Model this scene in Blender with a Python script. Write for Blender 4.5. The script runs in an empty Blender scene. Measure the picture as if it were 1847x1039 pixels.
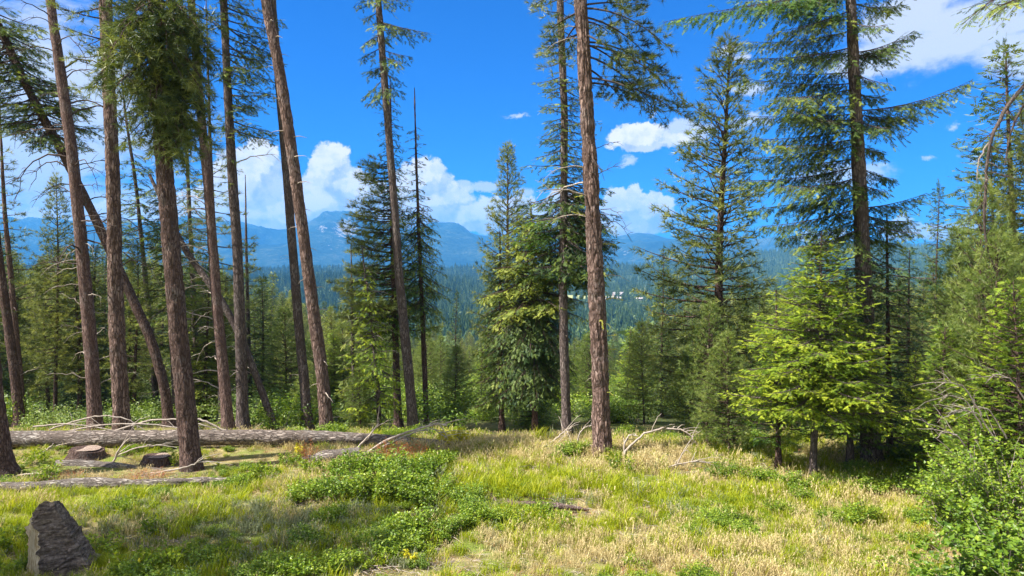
import bpy, math, random
import numpy as np
from mathutils import Vector, Matrix, Euler

# ------------------------------------------------------------------ camera, sky, sun
F = 1248.0            # focal length in pixels of an 1847 px wide picture
CX, HZ, CH = 923.5, 490.0, 4.75   # centre column, horizon row, camera height (m)
scn = bpy.context.scene
cam_d = bpy.data.cameras.new("camera"); cam = bpy.data.objects.new("camera", cam_d)
scn.collection.objects.link(cam); scn.camera = cam
cam.location = (0, 0, CH); cam.rotation_euler = (math.radians(90), 0, 0)
cam_d.sensor_width = 36.0; cam_d.lens = 36.0 * F / 1847.0
cam_d.shift_y = -(519.5 - HZ) / 1847.0
cam_d.clip_start = 0.1; cam_d.clip_end = 40000

SUN_AZ, SUN_EL = math.radians(-108), math.radians(52)      # azimuth from +Y towards +X
to_sun = Vector((math.sin(SUN_AZ) * math.cos(SUN_EL), math.cos(SUN_AZ) * math.cos(SUN_EL), math.sin(SUN_EL)))
scn.view_settings.view_transform = 'Standard'; scn.view_settings.look = 'None'
scn.view_settings.gamma = 1.0; scn.view_settings.use_curve_mapping = False
scn.view_settings.exposure = 2.05
scn.cycles.max_bounces = 6; scn.cycles.diffuse_bounces = 3; scn.cycles.glossy_bounces = 1
scn.cycles.transmission_bounces = 4; scn.cycles.volume_bounces = 0; scn.cycles.transparent_max_bounces = 4
scn.cycles.use_denoising = True
sun_d = bpy.data.lights.new("sun", 'SUN'); sun = bpy.data.objects.new("sun", sun_d)
scn.collection.objects.link(sun)
sun_d.energy = 3.4; sun_d.angle = math.radians(0.53); sun_d.color = (1.0, 0.955, 0.87)
sun.rotation_euler = to_sun.to_track_quat('Z', 'Y').to_euler(); sun.location = (-20, 10, 60)

SKY_STRENGTH = 0.1
def px_dir(px, py):
    az = math.atan2(px - CX, F); el = math.atan2((HZ - py) * math.cos(az), F)
    return az, el

class NT:
    def __init__(s, tree): s.t = tree; s.n = tree.nodes; s.l = tree.links
    def put(s, sock, v):
        if hasattr(v, 'is_linked') or isinstance(v, bpy.types.NodeSocket): s.l.new(v, sock)
        elif v is not None: sock.default_value = v
    def math(s, op, a, b=None, c=None, clamp=False):
        n = s.n.new('ShaderNodeMath'); n.operation = op; n.use_clamp = clamp
        s.put(n.inputs[0], a); s.put(n.inputs[1], b)
        if c is not None: s.put(n.inputs[2], c)
        return n.outputs[0]
    def vec(s, op, a, b=None):
        n = s.n.new('ShaderNodeVectorMath'); n.operation = op
        s.put(n.inputs[0], a)
        if b is not None: s.put(n.inputs[3 if op == 'SCALE' else 1], b)
        return n.outputs['Value' if op in ('LENGTH', 'DISTANCE', 'DOT_PRODUCT') else 'Vector']
    def noise(s, vec, scale, detail=4, rough=0.55, dist=0.0, color=False):
        n = s.n.new('ShaderNodeTexNoise'); s.put(n.inputs['Vector'], vec)
        n.inputs['Scale'].default_value = scale; n.inputs['Detail'].default_value = detail
        n.inputs['Roughness'].default_value = rough; n.inputs['Distortion'].default_value = dist
        return n.outputs['Color' if color else 'Fac']
    def ramp(s, v, stops):
        n = s.n.new('ShaderNodeValToRGB'); s.put(n.inputs[0], v)
        e = n.color_ramp.elements
        while len(e) < len(stops): e.new(0.5)
        for el, (p, c) in zip(e, stops):
            el.position = p; el.color = c if len(c) == 4 else (*c, 1)
        return n.outputs['Color']
    def mix(s, f, a, b, blend='MIX'):
        n = s.n.new('ShaderNodeMix'); n.data_type = 'RGBA'; n.blend_type = blend
        s.put(n.inputs[0], f)
        for k, v in ((6, a), (7, b)):
            if isinstance(v, (tuple, list)): n.inputs[k].default_value = (*v, 1) if len(v) == 3 else v
            else: s.put(n.inputs[k], v)
        return n.outputs[2]
    def maprange(s, v, a, b, c=0.0, d=1.0, smooth=True):
        n = s.n.new('ShaderNodeMapRange'); n.interpolation_type = 'SMOOTHSTEP' if smooth else 'LINEAR'
        s.put(n.inputs[0], v)
        for k, q in zip((1, 2, 3, 4), (a, b, c, d)): n.inputs[k].default_value = q
        return n.outputs[0]

def build_world():
    w = bpy.data.worlds.new("World"); scn.world = w; w.use_nodes = True
    t = NT(w.node_tree); t.n.clear()
    out = t.n.new('ShaderNodeOutputWorld'); bg = t.n.new('ShaderNodeBackground')
    sky = t.n.new('ShaderNodeTexSky'); sky.sky_type = 'NISHITA'; sky.sun_disc = False
    sky.sun_elevation = SUN_EL; sky.sun_rotation = SUN_AZ
    sky.altitude = 700; sky.air_density = 1.0; sky.dust_density = 0.3; sky.ozone_density = 4.0
    blue = t.mix(1.0, sky.outputs[0], (0.010, 0.185, 0.46), 'MULTIPLY')
    tc = t.n.new('ShaderNodeTexCoord').outputs['Generated']
    sx = t.n.new('ShaderNodeSeparateXYZ'); t.put(sx.inputs[0], tc)
    az = t.math('ARCTAN2', sx.outputs[0], sx.outputs[1]); el = t.math('ARCSINE', sx.outputs[2])
    cb = t.n.new('ShaderNodeCombineXYZ'); t.put(cb.inputs[0], az); t.put(cb.inputs[1], el)
    # ---- a cumulus bank, written as a node group so that it can be read twice (for the sunlit side)
    g = bpy.data.node_groups.new("cumulus", 'ShaderNodeTree')
    g.interface.new_socket("P", in_out='INPUT', socket_type='NodeSocketVector')
    g.interface.new_socket("F", in_out='OUTPUT', socket_type='NodeSocketFloat')
    q = NT(g); gi = g.nodes.new('NodeGroupInput'); go = g.nodes.new('NodeGroupOutput')
    P = gi.outputs[0]
    big = q.vec('SCALE', q.vec('SUBTRACT', q.noise(P, 16, 3, 0.5, color=True), (0.5, 0.5, 0.5)), 0.045)
    small = q.vec('SCALE', q.vec('SUBTRACT', q.noise(P, 55, 7, 0.68, color=True), (0.5, 0.5, 0.5)), 0.034)
    PW = q.vec('ADD', P, q.vec('ADD', big, small))
    blobs = [(445, 345, 70, 70), (470, 295, 32, 45), (455, 380, 100, 45), (520, 385, 80, 40), (592, 305, 36, 46), (610, 335, 62, 40), (570, 370, 80, 50),
             (650, 345, 50, 36), (640, 390, 90, 40), (760, 325, 44, 40), (785, 365, 60, 50), (745, 390, 90, 40),
             (845, 395, 70, 30), (900, 385, 60, 30), (960, 378, 40, 22), (990, 395, 50, 30),
             (1125, 375, 34, 34), (1165, 385, 46, 30), (1120, 408, 80, 22), (1150, 245, 55, 28), (1205, 250, 40, 16),
                          (1010, 360, 30, 18), (350, 395, 90, 40), (240, 400, 90, 30), (60, 405, 120, 25), (1640, 415, 60, 22), (1480, 425, 60, 18), (1720, 420, 50, 20),
             (-150, 380, 120, 60), (2000, 330, 120, 70), (2200, 400, 160, 50), (-420, 300, 120, 60)]
    f = None
    for (bx, by, rx, ry) in blobs:
        a, e = px_dir(bx, by); a2, _ = px_dir(bx + rx, by); _, e2 = px_dir(bx, by - ry)
        d = q.vec('LENGTH', q.vec('MULTIPLY', q.vec('SUBTRACT', PW, (a, e, 0)), (1 / (a2 - a), 1 / (e2 - e), 0)))
        d = q.math('MULTIPLY', q.math('SUBTRACT', 1.25, d), min(1.0, ry / 28))
        f = d if f is None else q.math('SMOOTH_MAX', f, d, 0.12)
    q.put(go.inputs[0], f)
    def cum(p):
        n = t.n.new('ShaderNodeGroup'); n.node_tree = g; t.put(n.inputs[0], p); return n.outputs[0]
    f0 = cum(cb.outputs[0]); f1 = cum(t.vec('ADD', cb.outputs[0], (-0.010, 0.016, 0)))
    mask = t.maprange(f0, 0.03, 0.24)
    lit = t.math('SUBTRACT', f0, f1)
    lit = t.maprange(lit, -0.14, 0.22)
    lump = t.noise(cb.outputs[0], 38, 6, 0.6)
    lit = t.math('ADD', t.math('MULTIPLY', lit, 0.62), t.math('MULTIPLY', t.maprange(lump, 0.38, 0.60), 0.48), clamp=True)
    ccol = t.ramp(lit, [(0.0, (0.48, 0.54, 0.66)), (0.45, (0.72, 0.74, 0.78)), (0.8, (0.94, 0.91, 0.87)), (1.0, (1.06, 0.99, 0.90))])
    # ---- thin high cloud: big veils upper right, left, and here and there round the whole sky
    stretch = t.vec('MULTIPLY', cb.outputs[0], (1.0, 2.2, 1.0))
    veil_n = t.noise(stretch, 7, 8, 0.62, 0.3)
    wa_ = t.vec('SCALE', t.vec('SUBTRACT', t.noise(cb.outputs[0], 30, 6, 0.7, color=True), (0.5, 0.5, 0.5)), 0.055)
    cbw = t.vec('ADD', cb.outputs[0], t.vec('MULTIPLY', wa_, (1.3, 0.7, 0)))
    veil = None
    for (bx, by, rx, ry) in [(1130, 291, 22, 12), (945, 350, 30, 13), (1712, 232, 26, 20), (1680, 286, 22, 9), (1752, 283, 30, 17), (1318, 90, 26, 12), (1342, 103, 20, 14), (1247, 238, 32, 20), (70, 200, 330, 230), (120, 360, 200, 60), (1760, 50, 260, 90), (1660, 20, 120, 60), (1840, 100, 160, 60), (90, 210, 150, 130), (60, 330, 150, 60), (10, 100, 90, 90), (200, 120, 60, 70), (1235, 238, 60, 20), (860, 335, 60, 12), (937, 211, 26, 6), (1350, 165, 60, 22), (1550, 120, 90, 40), (1360, 215, 60, 20), (1500, 320, 120, 30)]:
        a, e = px_dir(bx, by); a2, _ = px_dir(bx + rx, by); _, e2 = px_dir(bx, by - ry)
        d = t.vec('LENGTH', t.vec('MULTIPLY', t.vec('SUBTRACT', cbw, (a, e, 0)), (1 / (a2 - a), 1 / (e2 - e), 0)))
        d = t.math('SUBTRACT', 0.72 if rx < 40 else 1.0, t.math('MULTIPLY', d, 0.6 if rx < 40 else 0.8))
        veil = d if veil is None else t.math('SMOOTH_MAX', veil, d, 0.15)
    aa = t.math('ABSOLUTE', az)
    rest = t.math('SUBTRACT', t.math('MAXIMUM', t.maprange(aa, 0.75, 1.1), t.maprange(el, 0.42, 0.6)), 0.25)
    veil = t.math('MAXIMUM', veil, rest)
    vm = t.maprange(t.math('ADD', t.math('MULTIPLY', veil_n, 1.7), t.math('MULTIPLY', veil, 0.8)), 0.98, 1.40)
    vm = t.math('MULTIPLY', vm, t.maprange(veil, 0.0, 0.3))
    vm = t.math('MULTIPLY', vm, 0.94)
    k = 1.0 / SKY_STRENGTH / 2 ** scn.view_settings.exposure
    c1 = t.mix(vm, blue, (0.86 * k, 0.90 * k, 0.98 * k))
    cc = t.vec('SCALE', ccol, k * 1.22)
    c2 = t.mix(mask, c1, cc)
    t.put(bg.inputs[0], c2); bg.inputs[1].default_value = SKY_STRENGTH
    t.l.new(bg.outputs[0], out.inputs[0])
build_world()

# ------------------------------------------------------------------ helpers
rng = np.random.default_rng(7)
_T = np.random.default_rng(99).random((8, 512, 512))
def vnoise(x, y, seed=0, per=None):
    x = np.asarray(x, float); y = np.asarray(y, float)
    xi = np.floor(x).astype(int); yi = np.floor(y).astype(int); fx = x - xi; fy = y - yi
    fx = fx * fx * (3 - 2 * fx); fy = fy * fy * (3 - 2 * fy)
    m = per or 512
    T = _T[seed % 8]; a = xi % m; b = (xi + 1) % m; c = yi % 512; d = (yi + 1) % 512
    return (T[a, c] * (1 - fx) + T[b, c] * fx) * (1 - fy) + (T[a, d] * (1 - fx) + T[b, d] * fx) * fy
def fbm(x, y, octv=5, seed=0, g=0.5):
    s = 0; a = 1; n = 0
    for o in range(octv):
        s = s + a * vnoise(np.asarray(x) * 2 ** o + 17 * o, np.asarray(y) * 2 ** o + 31 * o, seed + o); n += a; a *= g
    return s / n
def smooth(x, a, b):
    t = np.clip((np.asarray(x, float) - a) / (b - a), 0, 1); return t * t * (3 - 2 * t)

_YK = [-400, 18.6, 21, 25, 35, 80, 300, 600, 800, 1000, 1200, 1600, 2600, 3600, 9000]
_ZK = [0, 0, -0.25, -0.85, -2.2, -8.5, -38, -60, -62, -56, -43, -28, 6, -60, -60]
def gz(x, y):
    x = np.asarray(x, float); y = np.asarray(y, float)
    ye = y - 0.8 * (vnoise(x * 0.15, y * 0 + 3, 2) - 0.5) * smooth(y, 15, 19)
    z = np.interp(ye, _YK, _ZK)
    near = 1 - smooth(y, 40, 120)
    z = z + near * (0.16 * (fbm(x * 0.35, y * 0.35, 4, 1) - 0.5) + 0.05 * (fbm(x * 1.7, y * 1.7, 3, 3) - 0.5))
    z = z + 0.30 * np.exp(-(((x + 3.0) / 1.7) ** 2 + ((y - 15.6) / 1.3) ** 2))
    z = z - 0.14 * np.exp(-(((x - 0.8) / 1.3) ** 2 + ((y - 14.0) / 0.5) ** 2))
    far = smooth(y, 150, 900)
    z = z + far * (fbm(x * 0.002, y * 0.003, 4, 4) - 0.5) * 46
    z = z + far * 92 * np.exp(-(((x - 1350) / 620) ** 2 + ((y - 2500) / 500) ** 2))
    z = z + far * 14 * np.exp(-(((x - 900) / 400) ** 2 + ((y - 1700) / 400) ** 2))
    return z
def W(px, py, D): return np.array([(px - CX) / F * D, D, CH - (py - HZ) / F * D])
def depth_of(py): return F * CH / (py - HZ)
def on_ground(px, D):
    x = (px - CX) / F * D; return np.array([x, D, float(gz(x, D))])

class Acc:
    """collects triangles and quads with a material slot and a tint value each"""
    def __init__(s): s.v = []; s.t = []; s.q = []; s.tm = []; s.qm = []; s.tint = []; s.nv = 0
    def add(s, v, tris=None, quads=None, mat=0, tint=0.5):
        v = np.asarray(v, float).reshape(-1, 3); s.v.append(v)
        s.tint.append(np.broadcast_to(np.asarray(tint, float), (len(v),)).copy())
        if tris is not None and len(tris):
            s.t.append(np.asarray(tris, int).reshape(-1, 3) + s.nv); s.tm.append(np.full(len(s.t[-1]), mat))
        if quads is not None and len(quads):
            s.q.append(np.asarray(quads, int).reshape(-1, 4) + s.nv); s.qm.append(np.full(len(s.q[-1]), mat))
        s.nv += len(v)
    def mesh(s, name, mats, smooth_mats=()):
        me = bpy.data.meshes.new(name)
        v = np.concatenate(s.v); t = np.concatenate(s.t) if s.t else np.zeros((0, 3), int)
        q = np.concatenate(s.q) if s.q else np.zeros((0, 4), int)
        mi = np.concatenate([*(s.tm or []), *(s.qm or [])]) if (s.tm or s.qm) else []
        me.vertices.add(len(v)); me.vertices.foreach_set('co', v.ravel())
        nl = t.size + q.size; me.loops.add(nl)
        me.loops.foreach_set('vertex_index', np.concatenate([t.ravel(), q.ravel()]))
        me.polygons.add(len(t) + len(q))
        st = np.concatenate([np.arange(len(t)) * 3, len(t) * 3 + np.arange(len(q)) * 4])
        me.polygons.foreach_set('loop_start', st)
        me.polygons.foreach_set('loop_total', np.concatenate([np.full(len(t), 3), np.full(len(q), 4)]))
        me.polygons.foreach_set('material_index', mi)
        me.polygons.foreach_set('use_smooth', np.isin(mi, list(smooth_mats)))
        at = me.attributes.new('tint', 'FLOAT', 'POINT'); at.data.foreach_set('value', np.concatenate(s.tint))
        for m in mats: me.materials.append(m)
        me.update(calc_edges=True)
        return me
STATS = [0]
def link(o, parent=None):
    scn.collection.objects.link(o)
    if parent: o.parent = parent
    return o
def obj(name, me, parent=None, loc=None):
    o = bpy.data.objects.new(name, me); link(o, parent)
    if loc is not None: o.location = loc
    return o
def tag(o, label=None, cat=None, group=None, kind=None):
    if label: o['label'] = label
    if cat: o['category'] = cat
    if group: o['group'] = group
    if kind: o['kind'] = kind
    return o
def empty(name, loc, label, cat, group=None):
    o = bpy.data.objects.new(name, None); link(o); o.location = loc; return tag(o, label, cat, group)
def copy_tree(o, parent=None):
    c = o.copy(); scn.collection.objects.link(c)
    if parent: c.parent = parent
    for ch in list(o.children): copy_tree(ch, c)
    return c
def nrm(a): return a / np.maximum(np.linalg.norm(a, axis=-1, keepdims=True), 1e-9)

def tube(acc, pts, rad, seg=6, mat=0, tint=0.5, cap=True):
    pts = np.asarray(pts, float); n = len(pts); rad = np.broadcast_to(np.asarray(rad, float), (n,))
    T = nrm(np.gradient(pts, axis=0)); ref = np.array([0, 0, 1.0]) if abs(T[0, 2]) < 0.8 else np.array([1.0, 0, 0])
    S = nrm(np.cross(T, ref)); U = np.cross(S, T)
    a = np.arange(seg) * 2 * math.pi / seg
    v = pts[:, None] + rad[:, None, None] * (np.cos(a)[None, :, None] * S[:, None] + np.sin(a)[None, :, None] * U[:, None])
    i = np.arange(n - 1)[:, None] * seg; j = np.arange(seg)[None]; k = (j + 1) % seg
    quads = np.stack([i + j, i + k, i + seg + k, i + seg + j], -1).reshape(-1, 4)
    acc.add(v, quads=quads, mat=mat, tint=tint)
    if cap:
        for r, flip in ((0, 1), (n - 1, 0)):
            ring = v[r]; c = ring.mean(0); vv = np.vstack([ring, c]); jj = np.arange(seg)
            tr = np.stack([jj, (jj + 1) % seg, np.full(seg, seg)], -1)
            if flip: tr = tr[:, ::-1]
            acc.add(vv, tris=tr, mat=mat, tint=tint)

# ------------------------------------------------------------------ materials
def new_mat(name):
    m = bpy.data.materials.new(name); m.use_nodes = True; t = NT(m.node_tree); t.n.clear()
    out = t.n.new('ShaderNodeOutputMaterial'); return m, t, out
def leaf_mat(name, stops, trans=0.35, rough=0.55, spec=0.25, inst=True, hue=0.0, tcol=(1.25, 1.25, 0.55)):
    m, t, out = new_mat(name)
    at = t.n.new('ShaderNodeAttribute'); at.attribute_name = 'tint'
    v = at.outputs['Fac']
    if inst:
        oi = t.n.new('ShaderNodeObjectInfo')
        v = t.math('ADD', v, t.math('MULTIPLY', t.math('SUBTRACT', oi.outputs['Random'], 0.5), 0.35), clamp=True)
    col = t.ramp(v, stops)
    p = t.n.new('ShaderNodeBsdfPrincipled'); t.put(p.inputs['Base Color'], col)
    p.inputs['Roughness'].default_value = rough; p.inputs['Specular IOR Level'].default_value = spec
    tr = t.n.new('ShaderNodeBsdfTranslucent'); t.put(tr.inputs[0], t.mix(1.0, col, tcol, 'MULTIPLY'))
    mx = t.n.new('ShaderNodeMixShader'); mx.inputs[0].default_value = trans
    t.l.new(p.outputs[0], mx.inputs[1]); t.l.new(tr.outputs[0], mx.inputs[2]); t.l.new(mx.outputs[0], out.inputs[0])
    return m
def bark_mat(name, c0, c1, c2, scale=1.0, bump=0.6, zs=0.22, rough=0.9, along_x=False):
    m, t, out = new_mat(name)
    tc = t.n.new('ShaderNodeTexCoord').outputs['Object']
    v = t.vec('MULTIPLY', tc, (zs, 1, 1) if along_x else (1, 1, zs))
    n1 = t.noise(v, 16 * scale, 6, 0.6, 0.35); n2 = t.noise(tc, 1.3, 4, 0.6); n3 = t.noise(v, 60 * scale, 4, 0.6)
    vo = t.n.new('ShaderNodeTexVoronoi'); vo.feature = 'DISTANCE_TO_EDGE'; vo.inputs['Scale'].default_value = 15 * scale
    t.put(vo.inputs['Vector'], t.vec('ADD', v, t.vec('SCALE', t.noise(v, 9 * scale, 4, 0.6, color=True), 0.10)))
    crack = t.maprange(vo.outputs['Distance'], 0.0, 0.16)
    plate = t.math('MULTIPLY', crack, t.maprange(n1, 0.30, 0.62))
    col = t.ramp(t.math('ADD', t.math('MULTIPLY', plate, 0.75), t.math('MULTIPLY', n3, 0.35)), [(0.08, c0), (0.5, c1), (1.0, c2)])
    col = t.mix(t.maprange(n2, 0.42, 0.72), col, tuple(0.62 * a for a in c1))
    g_ = sum(c1) / 3
    col = t.mix(t.math('MULTIPLY', t.maprange(t.noise(tc, 0.9, 6, 0.7), 0.50, 0.66, 0, 0.55), plate), col, (g_ * 1.9, g_ * 1.85, g_ * 1.75))
    col = t.mix(t.maprange(t.noise(tc, 7.0, 5, 0.7), 0.60, 0.68, 0, 0.8), col, c0)
    p = t.n.new('ShaderNodeBsdfPrincipled'); t.put(p.inputs['Base Color'], col)
    p.inputs['Roughness'].default_value = rough; p.inputs['Specular IOR Level'].default_value = 0.15
    b = t.n.new('ShaderNodeBump'); b.inputs['Strength'].default_value = bump; b.inputs['Distance'].default_value = 0.03
    t.put(b.inputs['Height'], t.math('ADD', plate, t.math('MULTIPLY', n3, 0.3))); t.l.new(b.outputs[0], p.inputs['Normal'])
    t.l.new(p.outputs[0], out.inputs[0]); return m
M = {}
M['pine_bark'] = bark_mat('ponderosa bark', (0.035, 0.022, 0.018), (0.165, 0.105, 0.085), (0.36, 0.25, 0.21), 1.0, 0.9)
M['red_bark'] = bark_mat('reddish bark', (0.045, 0.028, 0.024), (0.185, 0.115, 0.098), (0.32, 0.22, 0.19), 1.6, 0.7)
M['brown_bark'] = bark_mat('brown bark', (0.025, 0.015, 0.013), (0.120, 0.075, 0.062), (0.23, 0.155, 0.13), 1.3, 0.8)
M['grey_bark'] = bark_mat('grey fir bark', (0.04, 0.032, 0.03), (0.145, 0.108, 0.097), (0.27, 0.215, 0.195), 1.3, 0.8)
M['log_bark'] = bark_mat('log bark', (0.045, 0.036, 0.030), (0.21, 0.165, 0.14), (0.44, 0.37, 0.32), 1.2, 0.9, zs=0.25, along_x=True)
M['grey_log'] = bark_mat('bleached log', (0.05, 0.04, 0.036), (0.24, 0.20, 0.175), (0.50, 0.44, 0.39), 1.6, 0.9, zs=0.16, along_x=True)
M['dead_wood'] = bark_mat('weathered wood', (0.20, 0.155, 0.13), (0.42, 0.35, 0.29), (0.60, 0.52, 0.44), 3.0, 0.3, zs=0.15)
M['dark_twig'] = bark_mat('dark twig', (0.04, 0.03, 0.027), (0.09, 0.066, 0.058), (0.16, 0.125, 0.11), 2.0, 0.3)
M['grey_twig'] = bark_mat('grey twig', (0.12, 0.095, 0.08), (0.27, 0.22, 0.19), (0.42, 0.36, 0.31), 3.0, 0.3)
M['stump_wood'] = bark_mat('weathered stump wood', (0.022, 0.017, 0.016), (0.12, 0.09, 0.085), (0.27, 0.225, 0.21), 0.9, 1.0, zs=0.8)
M['cut_wood'] = bark_mat('cut wood', (0.13, 0.09, 0.07), (0.30, 0.22, 0.18), (0.42, 0.34, 0.28), 1.5, 0.4, zs=1.0)
def stump_mat():
    m, t, out = new_mat('weathered grooved wood'); tc = t.n.new('ShaderNodeTexCoord').outputs['Object']
    mp = t.n.new('ShaderNodeMapping'); mp.inputs['Rotation'].default_value = (0, math.radians(28), 0); mp.inputs['Scale'].default_value = (2.0, 2.0, 9.0); t.put(mp.inputs[0], tc)
    n1 = t.noise(mp.outputs[0], 2.6, 8, 0.65, 0.6); n2 = t.noise(tc, 22, 6, 0.7); n3 = t.noise(tc, 2.5, 3, 0.5)
    col = t.ramp(t.math('ADD', t.math('MULTIPLY', n1, 0.6), t.math('MULTIPLY', n2, 0.4)), [(0.36, (0.02, 0.015, 0.013)), (0.50, (0.13, 0.10, 0.082)), (0.66, (0.35, 0.285, 0.235))])
    col = t.mix(t.maprange(n3, 0.5, 0.7, 0, .6), col, (0.13, 0.095, 0.075))
    p = t.n.new('ShaderNodeBsdfPrincipled'); t.put(p.inputs['Base Color'], col); p.inputs['Roughness'].default_value = 0.9; p.inputs['Specular IOR Level'].default_value = 0.15
    b = t.n.new('ShaderNodeBump'); b.inputs['Strength'].default_value = 1.0; b.inputs['Distance'].default_value = 0.05
    t.put(b.inputs['Height'], t.math('ADD', n1, t.math('MULTIPLY', n2, 0.35))); t.l.new(b.outputs[0], p.inputs['Normal']); t.l.new(p.outputs[0], out.inputs[0]); return m
M['stump_wood'] = stump_mat()
M['split_wood'] = bark_mat('split wood face', (0.25, 0.17, 0.07), (0.50, 0.40, 0.27), (0.66, 0.57, 0.44), 1.8, 0.3, zs=0.08)
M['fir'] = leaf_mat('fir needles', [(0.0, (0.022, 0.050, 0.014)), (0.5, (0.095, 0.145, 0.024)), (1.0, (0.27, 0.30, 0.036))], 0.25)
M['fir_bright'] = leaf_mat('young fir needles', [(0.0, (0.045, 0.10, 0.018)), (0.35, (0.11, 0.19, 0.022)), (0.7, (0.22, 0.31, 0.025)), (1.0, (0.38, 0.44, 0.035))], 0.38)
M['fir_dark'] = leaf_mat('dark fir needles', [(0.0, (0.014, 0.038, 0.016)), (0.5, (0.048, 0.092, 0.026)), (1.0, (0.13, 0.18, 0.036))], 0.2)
M['pine'] = leaf_mat('pine needles', [(0.0, (0.034, 0.060, 0.018)), (0.5, (0.155, 0.195, 0.045)), (1.0, (0.38, 0.39, 0.10))], 0.25, 0.45, 0.35)
M['pine_bright'] = leaf_mat('young pine needles', [(0.0, (0.060, 0.105, 0.028)), (0.5, (0.165, 0.230, 0.050)), (1.0, (0.29, 0.33, 0.085))], 0.33, 0.45, 0.35)
M['shrub'] = leaf_mat('shrub leaves', [(0.0, (0.055, 0.115, 0.012)), (0.5, (0.155, 0.25, 0.020)), (1.0, (0.33, 0.40, 0.04))], 0.35, 0.4, 0.4)
M['shrub_pale'] = leaf_mat('pale shrub leaves', [(0.0, (0.05, 0.095, 0.02)), (0.5, (0.14, 0.215, 0.045)), (1.0, (0.31, 0.38, 0.10))], 0.35, 0.45, 0.4)
M['herb'] = leaf_mat('herb leaves', [(0.0, (0.07, 0.13, 0.010)), (0.5, (0.185, 0.275, 0.016)), (1.0, (0.38, 0.43, 0.03))], 0.38, 0.45, 0.35)
M['grass'] = leaf_mat('green grass', [(0.0, (0.13, 0.19, 0.012)), (0.5, (0.30, 0.36, 0.012)), (1.0, (0.50, 0.48, 0.03))], 0.42, 0.5, 0.3)
M['dry_grass'] = leaf_mat('dry grass', [(0.0, (0.26, 0.19, 0.075)), (0.5, (0.48, 0.39, 0.175)), (1.0, (0.70, 0.58, 0.31))], 0.25, 0.6, 0.2, tcol=(1, 0.95, 0.8))
M['sage'] = leaf_mat('grey green weed', [(0.0, (0.10, 0.13, 0.065)), (0.5, (0.19, 0.22, 0.12)), (1.0, (0.33, 0.34, 0.2))], 0.25)
M['red_needles'] = leaf_mat('dead red needles', [(0.0, (0.22, 0.075, 0.03)), (0.5, (0.44, 0.17, 0.07)), (1.0, (0.62, 0.31, 0.14))], 0.2, tcol=(1.1, 0.9, 0.7))
M['yellow_leaf'] = leaf_mat('yellow leaves', [(0.0, (0.34, 0.33, 0.02)), (0.5, (0.58, 0.52, 0.03)), (1.0, (0.75, 0.66, 0.08))], 0.35)
M['lichen'] = leaf_mat('wolf lichen', [(0.0, (0.40, 0.42, 0.03)), (1.0, (0.62, 0.60, 0.06))], 0.1)
M['far'] = leaf_mat('far conifer', [(0.0, (0.012, 0.034, 0.014)), (0.5, (0.055, 0.105, 0.032)), (1.0, (0.16, 0.22, 0.065))], 0.1)
M['far_pale'] = leaf_mat('far broadleaf', [(0.0, (0.07, 0.12, 0.035)), (0.5, (0.12, 0.18, 0.055)), (1.0, (0.2, 0.26, 0.09))], 0.15)

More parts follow.
